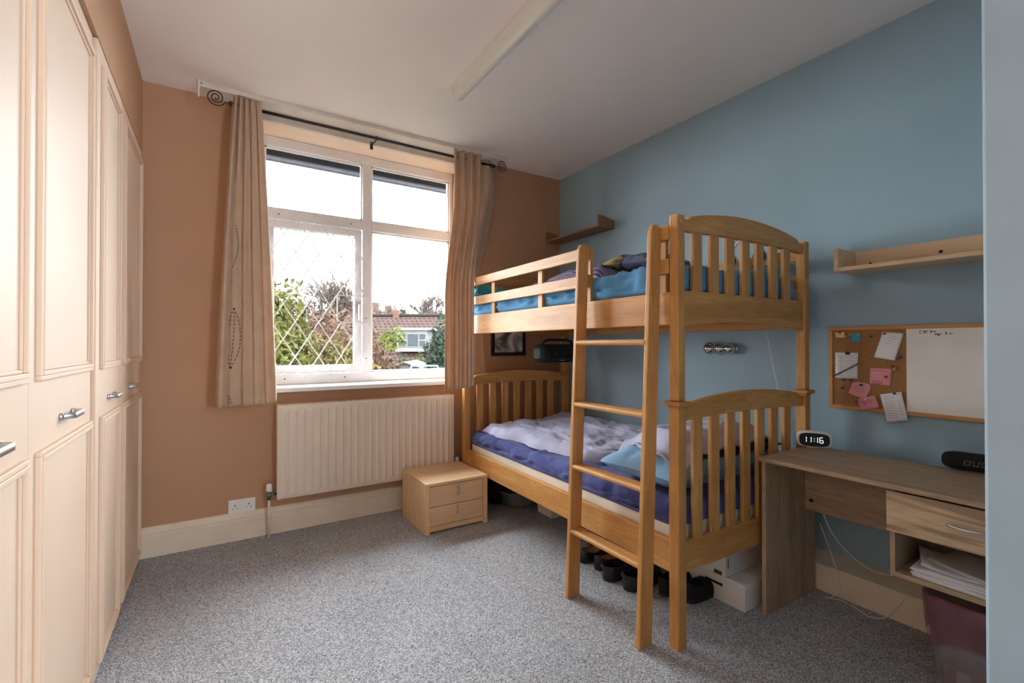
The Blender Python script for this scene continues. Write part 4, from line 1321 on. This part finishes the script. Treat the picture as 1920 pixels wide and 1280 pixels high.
# ------------------------------------------------------------------ cork and white board
bd = thing('notice_board', 'half cork half white notice board in a wooden frame above the desk', 'notice board', (XR, 0.74, 0.885))
bx = XR - 0.018
MB().box(bx + 0.006, XR - 0.0005, 0.822, 1.120, 0.898, 1.274).build('cork_panel', M['cork'], bd)
MB().box(bx + 0.005, XR - 0.0005, 0.345, 0.822, 0.898, 1.274).build('white_panel', M['white_plastic'], bd)
for (a0, a1, z0, z1) in ((0.330, 1.136, 1.272, 1.289), (0.330, 1.136, 0.884, 0.901)):
    MB().box(bx, XR - 0.0005, a0, a1, z0, z1).build('frame_rail', M['oak_frame'], bd, bev=0.002)
for (a0, a1) in ((0.330, 0.347), (1.119, 1.136)):
    MB().box(bx, XR - 0.0005, a0, a1, 0.901, 1.272).build('frame_stile', M['oak_frame'], bd, bev=0.002)
wrx = bx + 0.0045
sq = MB()
random.seed(11)
def scribble(y, z, pts, w=0.0022):
    q = [(wrx, y - a * 0.006, z + b * 0.006) for a, b in pts]
    for a, b in zip(q, q[1:]):
        sq.bar(a, b, w, 0.0008, up=(1, 0, 0))
scribble(0.775, 1.254, [(1.4, 1.2), (0.4, 1.4), (0, 0.4), (0.4, -0.6), (1.2, -0.4)])
scribble(0.763, 1.254, [(1.0, 1.4), (0.2, 1.2), (0.9, 0.4), (0.1, -0.4), (1.2, 1.3), (1.9, 0.1), (1.4, -0.6), (2.2, 1.2), (3.0, 0.9)])
scribble(0.738, 1.256, [(0, 1.4), (0.3, -0.5), (1.0, 0.2), (0.2, 0.5), (1.6, 0.6), (2.2, -0.2), (2.6, 0.6), (3.2, -0.3)])
scribble(0.724, 1.245, [(0, 0.6), (0.5, -0.4), (1.0, 0.6), (1.5, -0.4), (2.0, 0.6), (2.2, -1.4), (2.7, 0.4), (3.3, -0.2), (3.8, 0.5)])
scribble(0.690, 1.249, [(0, 0.8), (1.0, 0.7), (0.3, 0.1), (1.1, -0.2), (0.2, -0.6)])
scribble(0.676, 1.248, [(0, 0.2), (0.6, -0.4), (1.2, 0.2), (2.0, 0.1)])
sq.build('handwriting', M['ink'], bd)

NX = bx + 0.0045        # notes lie on the cork surface
def note(label, m, corners, name='note', lines=(), cat='note', curl=0.0, ink='faint_ink', xoff=0.0):
    """corners: (y, z) top-left, top-right, bottom-right, bottom-left as seen from the room"""
    t = thing(name, label, cat, (NX - xoff, sum(c[0] for c in corners) / 4, min(c[1] for c in corners)))
    (ay, az), (by, bz), (cy, cz), (dy, dz) = corners
    def P(u, v, off=0.0):
        y = lerp(lerp(ay, by, u), lerp(dy, cy, u), v); z = lerp(lerp(az, bz, u), lerp(dz, cz, u), v)
        return Vector((NX - xoff - 0.0012 - off - curl * v * v, y, z))
    MB().grid(lambda u, v: P(u, v), 6, 8).build('sheet', m, t, smooth=True, solid=0.0008)
    if lines:
        w = MB()
        for (u0, u1, v) in lines:
            n = 7
            pts = [P(lerp(u0, u1, i / n), v + 0.008 * math.sin(i * 2.3 + v * 40), 0.0008) for i in range(n + 1)]
            for a, b in zip(pts, pts[1:]):
                w.bar(a, b, 0.0016, 0.0006, up=(1, 0, 0))
        w.build('writing', M[ink], t)
    return t
# board pixel mapping: y falls to the right, z falls downwards
def bp(px_, pz_):
    """position on the cork in the photo's board crop -> (y, z)"""
    return (lerp(1.119, 0.822, (px_ - 135) / 765.0), lerp(1.272, 0.901, (pz_ - 160) / lerp(775, 840, (px_ - 135) / 765.0)))
note('small yellow note pinned at the top corner of the cork board', M['yellow_paper'], [bp(170, 178), bp(268, 178), bp(268, 236), bp(170, 234)], lines=((0.2, 0.8, 0.4), (0.2, 0.7, 0.65)))
note('small blue sticky note at the top of the cork board', M['blue_paper'], [bp(332, 192), bp(445, 190), bp(447, 278), bp(338, 278)])
note('tilted white note pinned near the top right of the cork', M['paper'], [bp(672, 184), bp(876, 206), bp(800, 482), bp(594, 445)], curl=0.010, lines=((0.4, 0.75, 0.14), (0.35, 0.85, 0.22), (0.35, 0.6, 0.32), (0.3, 0.55, 0.42)))
note('white ruled list held by a black clip on the cork board', M['paper'], [bp(164, 390), bp(420, 396), bp(410, 668), bp(164, 656)], lines=tuple((0.12, 0.85, 0.14 + 0.085 * i) for i in range(10)) + tuple((0.18, 0.32, 0.18 + 0.085 * i) for i in range(9)), name='list')
note('largest pink card on the cork board with a red pin', M['pink_paper'], [bp(548, 556), bp(764, 568), bp(750, 745), bp(540, 720)], lines=((0.05, 0.75, 0.14), (0.1, 0.6, 0.78), (0.08, 0.65, 0.88), (0.08, 0.5, 0.95)), ink='ink')
pk = thing('note', 'pink envelope shaped note tilted on the cork board', 'note', (NX, bp(430, 780)[0], bp(430, 870)[1]))
pts = [bp(360, 708), bp(420, 700), bp(540, 725), bp(552, 765), bp(492, 882), bp(312, 818)]
MB().add([(NX - 0.0022, p[0], p[1]) for p in pts] , [tuple(range(6))]).build('sheet', M['pink_paper'], pk, solid=0.0008)
pw = MB()
for v in (0.3, 0.42, 0.54, 0.66):
    a = bp(lerp(370, 345, v), lerp(720, 810, v)); c = bp(lerp(520, 490, v), lerp(750, 860, v))
    pw.bar((NX - 0.003, lerp(a[0], c[0], 0.15), lerp(a[1], c[1], 0.15)), (NX - 0.003, lerp(a[0], c[0], 0.85), lerp(a[1], c[1], 0.85)), 0.0016, 0.0006, up=(1, 0, 0))
pw.build('writing', M['faint_ink'], pk)
note('pink note lowest on the cork board overlapping the frame', M['pink_paper'], [bp(408, 880), bp(602, 842), bp(642, 966), bp(448, 998)], lines=((0.15, 0.35, 0.3), (0.3, 0.5, 0.45), (0.6, 0.75, 0.4), (0.25, 0.4, 0.6)), ink='ink', xoff=0.007)
note('white lined list hanging below the cork board frame', M['paper'], [bp(650, 830), bp(858, 800), bp(922, 1090), bp(722, 1112)], name='list', lines=tuple((0.15, 0.6, 0.1 + 0.085 * i) for i in range(10)) + tuple((0.72, 0.85, 0.27 + 0.1 * i) for i in range(6)), xoff=0.0075, curl=0.004)
cp = MB(); a = bp(308, 402)
cp.box(NX - 0.008, NX - 0.0025, a[0] - 0.009, a[0] + 0.009, a[1] - 0.006, a[1] + 0.006)
cp.tube([(NX - 0.005, a[0] - 0.005, a[1] + 0.005), (NX - 0.006, a[0], a[1] + 0.013), (NX - 0.005, a[0] + 0.005, a[1] + 0.005)], 0.0009, 6)
tag(cp.build('bulldog_clip', M['black'], bev=0.001), 'small black bulldog clip on the ruled list', 'clip')
pen = thing('pen', 'slim pencil laid across the ruled list on the cork board', 'pen', (NX - 0.006, bp(285, 570)[0], bp(285, 640)[1]))
p0, p1 = bp(150, 636), bp(432, 508)
v0, v1 = Vector((NX - 0.0065, p0[0], p0[1])), Vector((NX - 0.0065, p1[0], p1[1]))
MB().tube([lerp(v0, v1, 0.06), lerp(v0, v1, 0.94)], 0.0034, 8).build('shaft', M['grey_metal'], pen, smooth=True)
MB().tube([v0, lerp(v0, v1, 0.06)], [0.0008, 0.0034], 8).build('tip', M['brass'], pen)
MB().tube([lerp(v0, v1, 0.94), v1], 0.0036, 8).build('ferrule', M['brass'], pen)
for (col, px_, pz_, xo, label) in (
        ('red', 226, 182, 0.002, 'red push pin through the small yellow note'), ('yellow', 290, 224, 0, 'yellow push pin between the yellow and blue notes'),
        ('yellow', 345, 208, 0.002, 'yellow push pin on the left of the blue note'), ('yellow', 430, 212, 0.002, 'yellow push pin on the right of the blue note'),
        ('green', 560, 228, 0, 'green push pin on bare cork right of the blue note'), ('red', 697, 203, 0.002, 'red push pin through the tilted white note'),
        ('blue', 850, 445, 0, 'blue push pin beside the tilted white note'), ('yellow', 137, 503, 0, 'yellow push pin left of the ruled list'),
        ('red', 765, 540, 0, 'red push pin on bare cork above the largest pink card'), ('yellow', 798, 568, 0, 'yellow push pin right of the largest pink card'),
        ('red', 708, 648, 0.002, 'red push pin through the largest pink card'), ('green', 262, 680, 0, 'green push pin under the ruled list'),
        ('blue', 350, 682, 0, 'blue push pin under the ruled list'), ('blue', 250, 762, 0, 'dark push pin left of the envelope shaped pink note'),
        ('blue', 456, 732, 0.003, 'blue push pin through the envelope shaped pink note'), ('clear', 518, 880, 0.009, 'clear push pin joining the two lower pink notes'),
        ('blue', 797, 818, 0.009, 'blue push pin at the top of the hanging lined list'), ('green', 402, 905, 0, 'green push pin at the bottom left of the cork')):
    y, z = bp(px_, pz_)
    pn = MB().lathe([(0.0, -0.0135), (0.0042, -0.0132), (0.0046, -0.0105), (0.0026, -0.009), (0.0028, -0.005), (0.0052, -0.003), (0.0052, -0.001), (0.0, 0.0)], (NX - xo - 0.0015, y, z), 12, 'X')
    tag(pn.build('push_pin', M['pin_' + col], smooth=True), label, 'push pin', 'push pins on the cork board')

# ------------------------------------------------------------------ chrome wall lamp, picture, hanging speaker, headphones
lb = thing('wall_lamp', 'chrome wall fitting with three balls on the blue wall', 'wall lamp', (XR, 1.72, 1.14))
MB().box(XR - 0.012, XR - 0.0005, 1.63, 1.82, 1.165, 1.191).build('back_bar', M['mirror'], lb, bev=0.003)
for y, r, o in ((1.792, 0.037, 0.0), (1.718, 0.034, 0.3), (1.660, 0.031, 0.6)):
    prof = [(max(0.0, r * math.sin(PI * i / 16)), -r * math.cos(PI * i / 16)) for i in range(17)]
    ball = MB().lathe(prof, (XR - 0.045, y, 1.178), 28, 'X').build('chrome_ball', M['mirror'], lb, smooth=True)
    MB().lathe([(r * 0.98, -0.006), (r * 1.06, -0.004), (r * 1.06, 0.004), (r * 0.98, 0.006)], (XR - 0.045, y, 1.178), 28, 'X').build('collar_ring', M['chrome'], ball, smooth=True)

pf_ = thing('picture_frame', 'black framed black and white photograph on the window wall under the top bunk', 'picture', (2.09, YB, 1.108))
fx0, fx1, fz0, fz1 = 1.918, 2.252, 1.108, 1.545
for (x0, x1, z0, z1) in ((fx0, fx1, fz0, fz0 + 0.028), (fx0, fx1, fz1 - 0.028, fz1), (fx0, fx0 + 0.028, fz0 + 0.028, fz1 - 0.028), (fx1 - 0.028, fx1, fz0 + 0.028, fz1 - 0.028)):
    MB().box(x0, x1, YB - 0.022, YB - 0.0005, z0, z1).build('frame_side', M['black'], pf_, bev=0.002)
MB().box(fx0 + 0.028, fx1 - 0.028, YB - 0.012, YB - 0.0005, fz0 + 0.028, fz1 - 0.028).build('print', M['photo'], pf_)

# boombox slung under the top bunk
bxm = thing('boombox', 'dark green boombox hanging from cords under the top bunk', 'speaker', (2.235, 2.86, 1.06))
def boom(u, v):
    # rounded barrel along X with tapered ends
    t = v; x = lerp(2.035, 2.435, t)
    e = min(1.0, min(t, 1 - t) / 0.10)
    k = 0.72 + 0.28 * math.sin(e * PI / 2)
    if t in (0, 1):
        k = 0.55
    a = 2 * PI * u
    c, s = math.cos(a), math.sin(a)
    ex = 0.62
    return (x, 2.86 + 0.075 * k * math.copysign(abs(c) ** ex, c), 1.135 + 0.070 * k * math.copysign(abs(s) ** ex, s))
bo = MB().grid(boom, 40, 30, closeu=True)
for t in (0, 1):
    bo.add([boom(i / 40, t) for i in range(40)], [tuple(range(40))])
bo.build('body', M['dark_green'], bxm, smooth=True)
MB().box(2.105, 2.365, 2.781, 2.788, 1.10, 1.165).build('speaker_grille', M['black_cloth'], bxm, bev=0.002)
for x in (2.15, 2.235, 2.32):
    MB().lathe([(0.0, -0.002), (0.020, -0.001), (0.024, 0.001)], (x, 2.780, 1.135), 18, 'Y').build('driver_ring', M['black'], bxm)
MB().box(2.20, 2.235, 2.7785, 2.781, 1.080, 1.086).build('badge', M['chrome'], bxm)
hpth = [(2.085, 2.86, 1.195), (2.10, 2.86, 1.225), (2.14, 2.86, 1.238), (2.33, 2.86, 1.238), (2.37, 2.86, 1.225), (2.385, 2.86, 1.195)]
MB().tube(hpth, 0.010, 10).build('carry_handle', M['black'], bxm, smooth=True)
for x in (2.075, 2.395):
    MB().tube([(x, 2.86, 1.185), (x, 2.86, 1.279)], 0.003, 6).build('hanging_cord', M['black'], bxm)
    MB().lathe([(0, -0.008), (0.008, -0.004), (0.008, 0.004), (0, 0.008)], (x, 2.86, 1.255), 8).build('cord_toggle', M['black'], bxm)

hpn = thing('headphones', 'white headphones hung over the back guard rail of the top bunk', 'headphones', B2W(0.955, 0.30, 1.62))
hpn.rotation_euler = (0, 0, -TH)
band = [(-0.034, 0.085 * math.cos(PI * i / 20), 0.065 + 0.10 * math.sin(PI * i / 20)) for i in range(21)]
MB().tube(band, 0.006, 8).build('headband', M['white_plastic'], hpn, smooth=True, world=False)
for s in (1, -1):
    e = MB().lathe([(0.0, -0.016), (0.030, -0.014), (0.036, -0.004), (0.036, 0.006), (0.028, 0.014), (0.0, 0.014)], (-0.034, s * 0.085, 0.05), 20, 'X').build('ear_cup', M['white_plastic'], hpn, smooth=True, world=False)
    MB().lathe([(0.018, -0.018), (0.034, -0.022), (0.037, -0.014)], (-0.034, s * 0.085, 0.05), 20, 'X').build('ear_pad', M['black'], e, smooth=True, world=False)

# ------------------------------------------------------------------ outside
GZ = -2.9
RV = Vector((math.cos(YAW), -math.sin(YAW), 0)); FV = Vector((math.sin(YAW), math.cos(YAW), 0))
def OUT(right, depth, z):
    """a spot in the garden: metres to the right of / away from where the photographer stands"""
    p = RV * right + FV * depth
    return Vector((p.x, p.y, z))
def spot(px_, depth, py_=None):
    r = (px_ - 960) / 874.4 * depth
    z = GZ if py_ is None else CAMH + (646.3 - py_) / 874.4 * depth
    return OUT(r, depth, z)
struct(MB().add([(-80, 3.9, GZ), (120, 3.9, GZ), (120, 160, GZ), (-80, 160, GZ)], [(0, 1, 2, 3)]), 'ground', M['lawn'])

# own eaves above the window
ev = thing('eaves', 'dark house eaves with gutter just outside the window top', 'eaves', (0.95, 3.85, 2.60))
MB().box(-1.1, 2.9, 3.655, 4.02, 2.78, 2.80).build('soffit_board', M['soffit_black'], ev)
MB().box(-1.1, 2.9, 4.02, 4.045, 2.665, 2.84).build('fascia', M['soffit_black'], ev)
gp = []
for i in range(13):
    a = PI + PI * i / 12
    gp.append((4.10 + 0.055 * math.cos(a), 2.70 + 0.055 * math.sin(a)))
for i in range(13):
    a = 2 * PI - PI * i / 12
    gp.append((4.10 + 0.050 * math.cos(a), 2.70 + 0.050 * math.sin(a)))
MB().prism(gp, 'X', -1.1, 2.9).build('gutter', M['gutter'], ev)
for x in (-0.6, 0.52, 1.58, 2.4):
    MB().box(x - 0.03, x + 0.03, 3.66, 4.02, 2.70, 2.78).build('rafter_end', M['soffit_black'], ev)

# bungalow with a dormer
HB = spot(700, 22.0)
hs_ = thing('dormer_house', 'brown tiled bungalow with white dormer window across the garden', 'house', HB, -YAW)
def hp_(px_, d, z):
    """house-local coordinates from a right offset (px at its depth)"""
    return ((px_ - 960) / 874.4 * d - (700 - 960) / 874.4 * 22.0, d - 22.0, z - GZ)
ridge_d, eave_d = 26.0, 22.0
rz = CAMH + (646.3 - 592.5) / 874.4 * ridge_d
ez = CAMH + (646.3 - 697) / 874.4 * eave_d
xl, xr = -2.7, 8.5
rows = 18
for i in range(rows):
    t0, t1 = i / rows, (i + 1) / rows
    y0, y1 = lerp(0.0, 4.0, t0), lerp(0.0, 4.0, t1); z0, z1 = lerp(ez, rz, t0) - GZ, lerp(ez, rz, t1) - GZ
    m_ = MB().hexa([(xl, y0, z0 - 0.02), (xr, y0, z0 - 0.02), (xr, y1 + 0.05, z1 - 0.02), (xl, y1 + 0.05, z1 - 0.02)],
                   [(xl, y0, z0 + 0.05), (xr, y0, z0 + 0.05), (xr, y1 + 0.05, z1 + 0.012), (xl, y1 + 0.05, z1 + 0.012)])
    m_.build('tile_course', M['rooftile'], hs_, world=False)
MB().hexa([(xl, 4.0, rz - GZ - 0.05), (xr, 4.0, rz - GZ - 0.05), (xr, 8.0, ez - GZ), (xl, 8.0, ez - GZ)],
          [(xl, 4.0, rz - GZ + 0.02), (xr, 4.0, rz - GZ + 0.02), (xr, 8.0, ez - GZ + 0.06), (xl, 8.0, ez - GZ + 0.06)]).build('rear_roof', M['rooftile'], hs_, world=False)
MB().tube([(xl, 4.0, rz - GZ + 0.03), (xr, 4.0, rz - GZ + 0.03)], 0.11, 10).build('ridge_tiles', M['rooftile'], hs_, world=False)
MB().box(xl + 0.3, xr - 0.3, 0.4, 7.6, 0, ez - GZ + 0.1).build('walls', M['brickwork'], hs_, world=False)
MB().box(-0.05, 0.28, 3.8, 4.2, rz - GZ - 0.2, rz - GZ + 0.34).build('chimney', M['brickwork'], hs_, world=False)
MB().box(-1.9, -1.3, 3.9, 4.4, rz - GZ - 0.2, rz - GZ + 0.4).build('chimney', M['brickwork'], hs_, world=False)
# dormer
dd = 22.9
dx0, dy0, dz0 = hp_(744, dd, CAMH + (646.3 - 655) / 874.4 * dd)
dx1, _, dz1 = hp_(801, dd, CAMH + (646.3 - 619) / 874.4 * dd)
dm = MB().box(dx0, dx1, dy0, dy0 + 2.6, dz0, dz1).build('dormer', M['render'], hs_, world=False)
MB().box(dx0 - 0.10, dx1 + 0.22, dy0 - 0.15, dy0 + 2.7, dz1, dz1 + 0.13).build('dormer_roof', M['render'], dm, world=False)
MB().box(dx0 - 0.05, dx1 + 0.18, dy0 - 0.10, dy0, dz0 - 0.10, dz0).build('dormer_sill', M['render'], dm, world=False)
fw = dx1 - dx0; fh = dz1 - dz0
for (a, b, c, d) in ((0.06, 0.30, 0.52, 0.80), (0.06, 0.30, 0.16, 0.46), (0.36, 0.70, 0.16, 0.80), (0.75, 0.94, 0.52, 0.80), (0.75, 0.94, 0.16, 0.46)):
    w_ = MB().box(dx0 + a * fw - 0.03, dx0 + b * fw + 0.03, dy0 - 0.04, dy0, dz0 + c * fh - 0.03, dz0 + d * fh + 0.03).build('window_frame', M['render'], dm, world=False)
    MB().box(dx0 + a * fw, dx0 + b * fw, dy0 - 0.045, dy0 - 0.04, dz0 + c * fh, dz0 + d * fh).build('window_pane', M['far_pane'], hs_ if False else dm, world=False)

# far houses
def far_house(label, px0, px1, d, yr, ye, m='red_roof', hip=0.3):
    base = spot((px0 + px1) / 2, d)
    h = thing('far_house', label, 'house', base, -YAW, 'houses beyond the bungalow')
    w = (px1 - px0) / 874.4 * d
    zr = CAMH + (646.3 - yr) / 874.4 * d - GZ; ze = CAMH + (646.3 - ye) / 874.4 * d - GZ
    MB().box(-w / 2 + 0.3, w / 2 - 0.3, 0.4, 7.6, 0, ze).build('walls', M['brickwork'], h, world=False)
    i = w * hip
    MB().add([(-w / 2, 0, ze), (w / 2, 0, ze), (w / 2, 8, ze), (-w / 2, 8, ze), (-w / 2 + i, 4, zr), (w / 2 - i, 4, zr)],
             [(0, 1, 5, 4), (1, 2, 5), (2, 3, 4, 5), (3, 0, 4), (3, 2, 1, 0)]).build('roof', M[m], h, world=False)
    MB().box(-w / 2 + i - 0.3, -w / 2 + i + 0.5, 3.6, 4.4, zr - 0.6, zr + 1.0).build('chimney', M['brickwork'], h, world=False)
    return h
far_house('far red roofed house just right of the window mullion', 668, 716, 52, 578, 598)
far_house('small far red roofed house behind the bungalow ridge', 702, 732, 60, 583, 598)
far_house('far brick house with chimneys seen through the grille', 618, 672, 74, 570, 600, 'red_roof', 0.25)

def leaves(mb, center, rad, n, size, seed, shell=0.35, flat=1.0):
    """leaf quads through a lumpy crown"""
    rnd = random.Random(seed)
    for _ in range(n):
        while True:
            p = Vector((rnd.uniform(-1, 1), rnd.uniform(-1, 1), rnd.uniform(-1, 1)))
            if shell < p.length < 1.0:
                break
        lump = 1 + 0.38 * noise.noise(p * 2.3 + Vector((seed, 0, 0)))
        c = Vector(center) + Vector((p.x * rad[0], p.y * rad[1], p.z * rad[2])) * lump
        a = Vector((rnd.gauss(0, 1), rnd.gauss(0, 1), rnd.gauss(0, 1))).normalized()
        b = a.cross(Vector((rnd.gauss(0, 1), rnd.gauss(0, 1), rnd.gauss(0, 1)))).normalized()
        s = size * rnd.uniform(0.6, 1.4)
        k = len(mb.v)
        mb.v += [tuple(c - a * s), tuple(c + b * s * 0.45), tuple(c + a * s), tuple(c - b * s * 0.45)]
        mb.f.append((k, k + 1, k + 2, k + 3))
def branches(mb, base, h, seed, depth=6, spread=0.55, r0=0.14, lean=0.0, up=0.25, nchild=(2, 4), first=0.32, rmin=0.006):
    rnd = random.Random(seed)
    def grow(p, d, ln, r, lv):
        q = p + d * ln
        mid = p + d * ln * 0.5 + Vector((rnd.gauss(0, 1), rnd.gauss(0, 1), rnd.gauss(0, 1))) * ln * 0.04
        mb.tube([p, mid, q], [r, r * 0.85, r * 0.7], 5 if lv > 2 else 3, caps=False)
        if lv == 0:
            return
        for _ in range(rnd.randint(*nchild)):
            nd = (d + Vector((rnd.gauss(0, 1), rnd.gauss(0, 1), rnd.gauss(0, 0.7))) * spread + Vector((0, 0, up))).normalized()
            st_ = lerp(p, q, rnd.uniform(0.55, 1.0))
            grow(st_, nd, ln * rnd.uniform(0.62, 0.86), max(rmin, r * rnd.uniform(0.5, 0.68)), lv - 1)
    grow(Vector(base), Vector((lean, 0, 1)).normalized(), h * first, r0, depth)
def bare_tree(label, px_, d, top, seed, depth=6, spread=0.5, r0=0.16, ivy=False, first=0.32, up=0.25):
    b = spot(px_, d); h = CAMH + (646.3 - top) / 874.4 * d - GZ
    t = thing('bare_tree', label, 'tree', b, group='bare winter trees outside the window')
    mb = MB(); branches(mb, b, h * 0.80, seed, depth, spread, r0, first=first, up=up, rmin=0.00095 * d)
    mb.build('branches', M['bark'], t)
    if ivy:
        lv = MB(); leaves(lv, b + Vector((0, 0, h * 0.50)), (0.7, 0.7, h * 0.16), 1500, 0.10, seed)
        lv.build('ivy', M['holly'], t)
def bush(name, label, px_, d, top, w, m, seed, n=5000, size=0.05, bottom=None, cat='shrub', group='shrubs in the garden', shell=0.2):
    b = spot(px_, d)
    zt = CAMH + (646.3 - top) / 874.4 * d
    zb = GZ if bottom is None else bottom
    t = thing(name, label, cat, b, group=group)
    lv = MB(); leaves(lv, (b.x, b.y, (zt + zb) / 2), (w, w, (zt - zb) / 2 * 0.93), n, size, seed, shell)
    lv.build('foliage', M[m], t)
    cz_, rz_ = (zt + zb) / 2, (zt - zb) / 2 * 0.93
    def core(u, v):
        a = 2 * PI * u; e = PI * (v - 0.5)
        p = Vector((math.cos(a) * math.cos(e), math.sin(a) * math.cos(e), math.sin(e)))
        k = 0.70 * (1 + 0.38 * noise.noise(p * 2.3 + Vector((seed, 0, 0)))) + 0.16 * noise.noise(p * 7) + 0.10 * noise.noise(p * 17)
        return (b.x + p.x * w * k, b.y + p.y * w * k, cz_ + p.z * rz_ * k)
    if n > 1000:
        MB().grid(core, 70, 70, closeu=True).build('inner_foliage', M[m], t)
    st_ = MB(); branches(st_, b, (zt - zb) * 0.75, seed, 4, 0.5, 0.05)
    st_.build('stems', M['bark'], t)
    return t
bare_tree('tall bare tree with ivied trunk seen through the grille', 597, 29, 486, 3, 7, 0.46, 0.20, True, 0.36, 0.22)
bare_tree('bare tree rising behind the bungalow ridge', 757, 34, 545, 8, 7, 0.42, 0.17, False, 0.34, 0.3)
bare_tree('bare tree against the sky beside the right curtain', 826, 33, 538, 12, 7, 0.48, 0.16, False, 0.4, 0.25)
bare_tree('low spreading bare tree left of the right curtain', 806, 38, 566, 21, 7, 0.55, 0.15, False, 0.32, 0.25)
bush('holly_tree', 'tall green holly at the left edge of the window', 505, 9.5, 494, 0.95, 'holly', 31, 9000, 0.082)
bush('shrub', 'dense olive green shrub low in the left window', 545, 10.5, 598, 1.15, 'olive', 32, 9000, 0.07)
bush('shrub', 'russet twiggy shrub in the middle of the grille', 612, 12.5, 578, 1.5, 'russet', 33, 9000, 0.07)
bush('shrub', 'yellowish shrub below the window handle', 652, 11.0, 632, 1.1, 'olive', 34, 7000, 0.07)
bush('shrub', 'russet shrub beside the mullion in front of the roof', 702, 13.5, 610, 0.75, 'russet', 35, 3500, 0.07)
bush('shrub', 'bright green leafy sprigs in front of the dormer', 736, 10.5, 611, 0.30, 'lime', 36, 170, 0.06, bottom=1.05)
bush('conifer', 'dark conifer standing behind the bungalow', 752, 33, 567, 0.75, 'conifer', 37, 3500, 0.10, cat='tree', group='evergreens behind the bungalow')
bush('conifer', 'broad green conifer right of the dark one behind the bungalow', 788, 35, 579, 1.7, 'hedge', 38, 4500, 0.10, cat='tree', group='evergreens behind the bungalow')
bush('shrub', 'blue green evergreen shrub beside the right curtain', 832, 14, 603, 0.62, 'bluegreen', 39, 5000, 0.09)
for k, (px_, top, lab) in enumerate(((712, 672, 'leftmost clump of the green hedge above the shed'), (750, 664, 'middle clump of the green hedge above the shed'), (792, 662, 'right clump of the green hedge beside the blue bars'))):
    bush('hedge', lab, px_, 18.6, top, 0.75, 'hedge', 50 + k, 4500, 0.06, cat='hedge', group='garden hedge')
# shed with a pale felt roof, and a blue goal frame
sb = spot(757, 15.0)
sh = thing('garden_shed', 'garden shed with pale felt roof below the hedge', 'shed', sb, -YAW)
zt = CAMH + (646.3 - 678) / 874.4 * 15 - GZ; ze_ = CAMH + (646.3 - 697) / 874.4 * 15 - GZ
MB().prism([(-0.95, 0), (0.95, 0), (0.95, ze_), (0, zt - 0.03), (-0.95, ze_)], 'Y', 0.1, 2.0).build('walls', M['felt'], sh, world=False)
for s in (-1, 1):
    MB().hexa([(0, 0, zt - 0.03), (s * 1.1, 0, ze_ - 0.08), (s * 1.1, 2.1, ze_ - 0.08), (0, 2.1, zt - 0.03)], [(0, 0, zt), (s * 1.1, 0, ze_ - 0.05), (s * 1.1, 2.1, ze_ - 0.05), (0, 2.1, zt)]).build('roof_slope', M['felt'], sh, world=False)
gb = spot(796, 11.5)
gf = thing('goal_frame', 'blue metal frame standing in the garden by the shed', 'frame', gb, -YAW)
gh = CAMH + (646.3 - 684) / 874.4 * 11.5 - GZ; gw = 50 / 874.4 * 11.5 / 2
MB().box(-gw, gw, -0.03, 0.03, gh - 0.04, gh).build('crossbar', M['blue_bar'], gf, world=False)
for s in (-1, 1):
    MB().box(s * gw - 0.02, s * gw + 0.02, -0.02, 0.02, 0, gh - 0.04).build('upright', M['blue_bar'], gf, world=False)
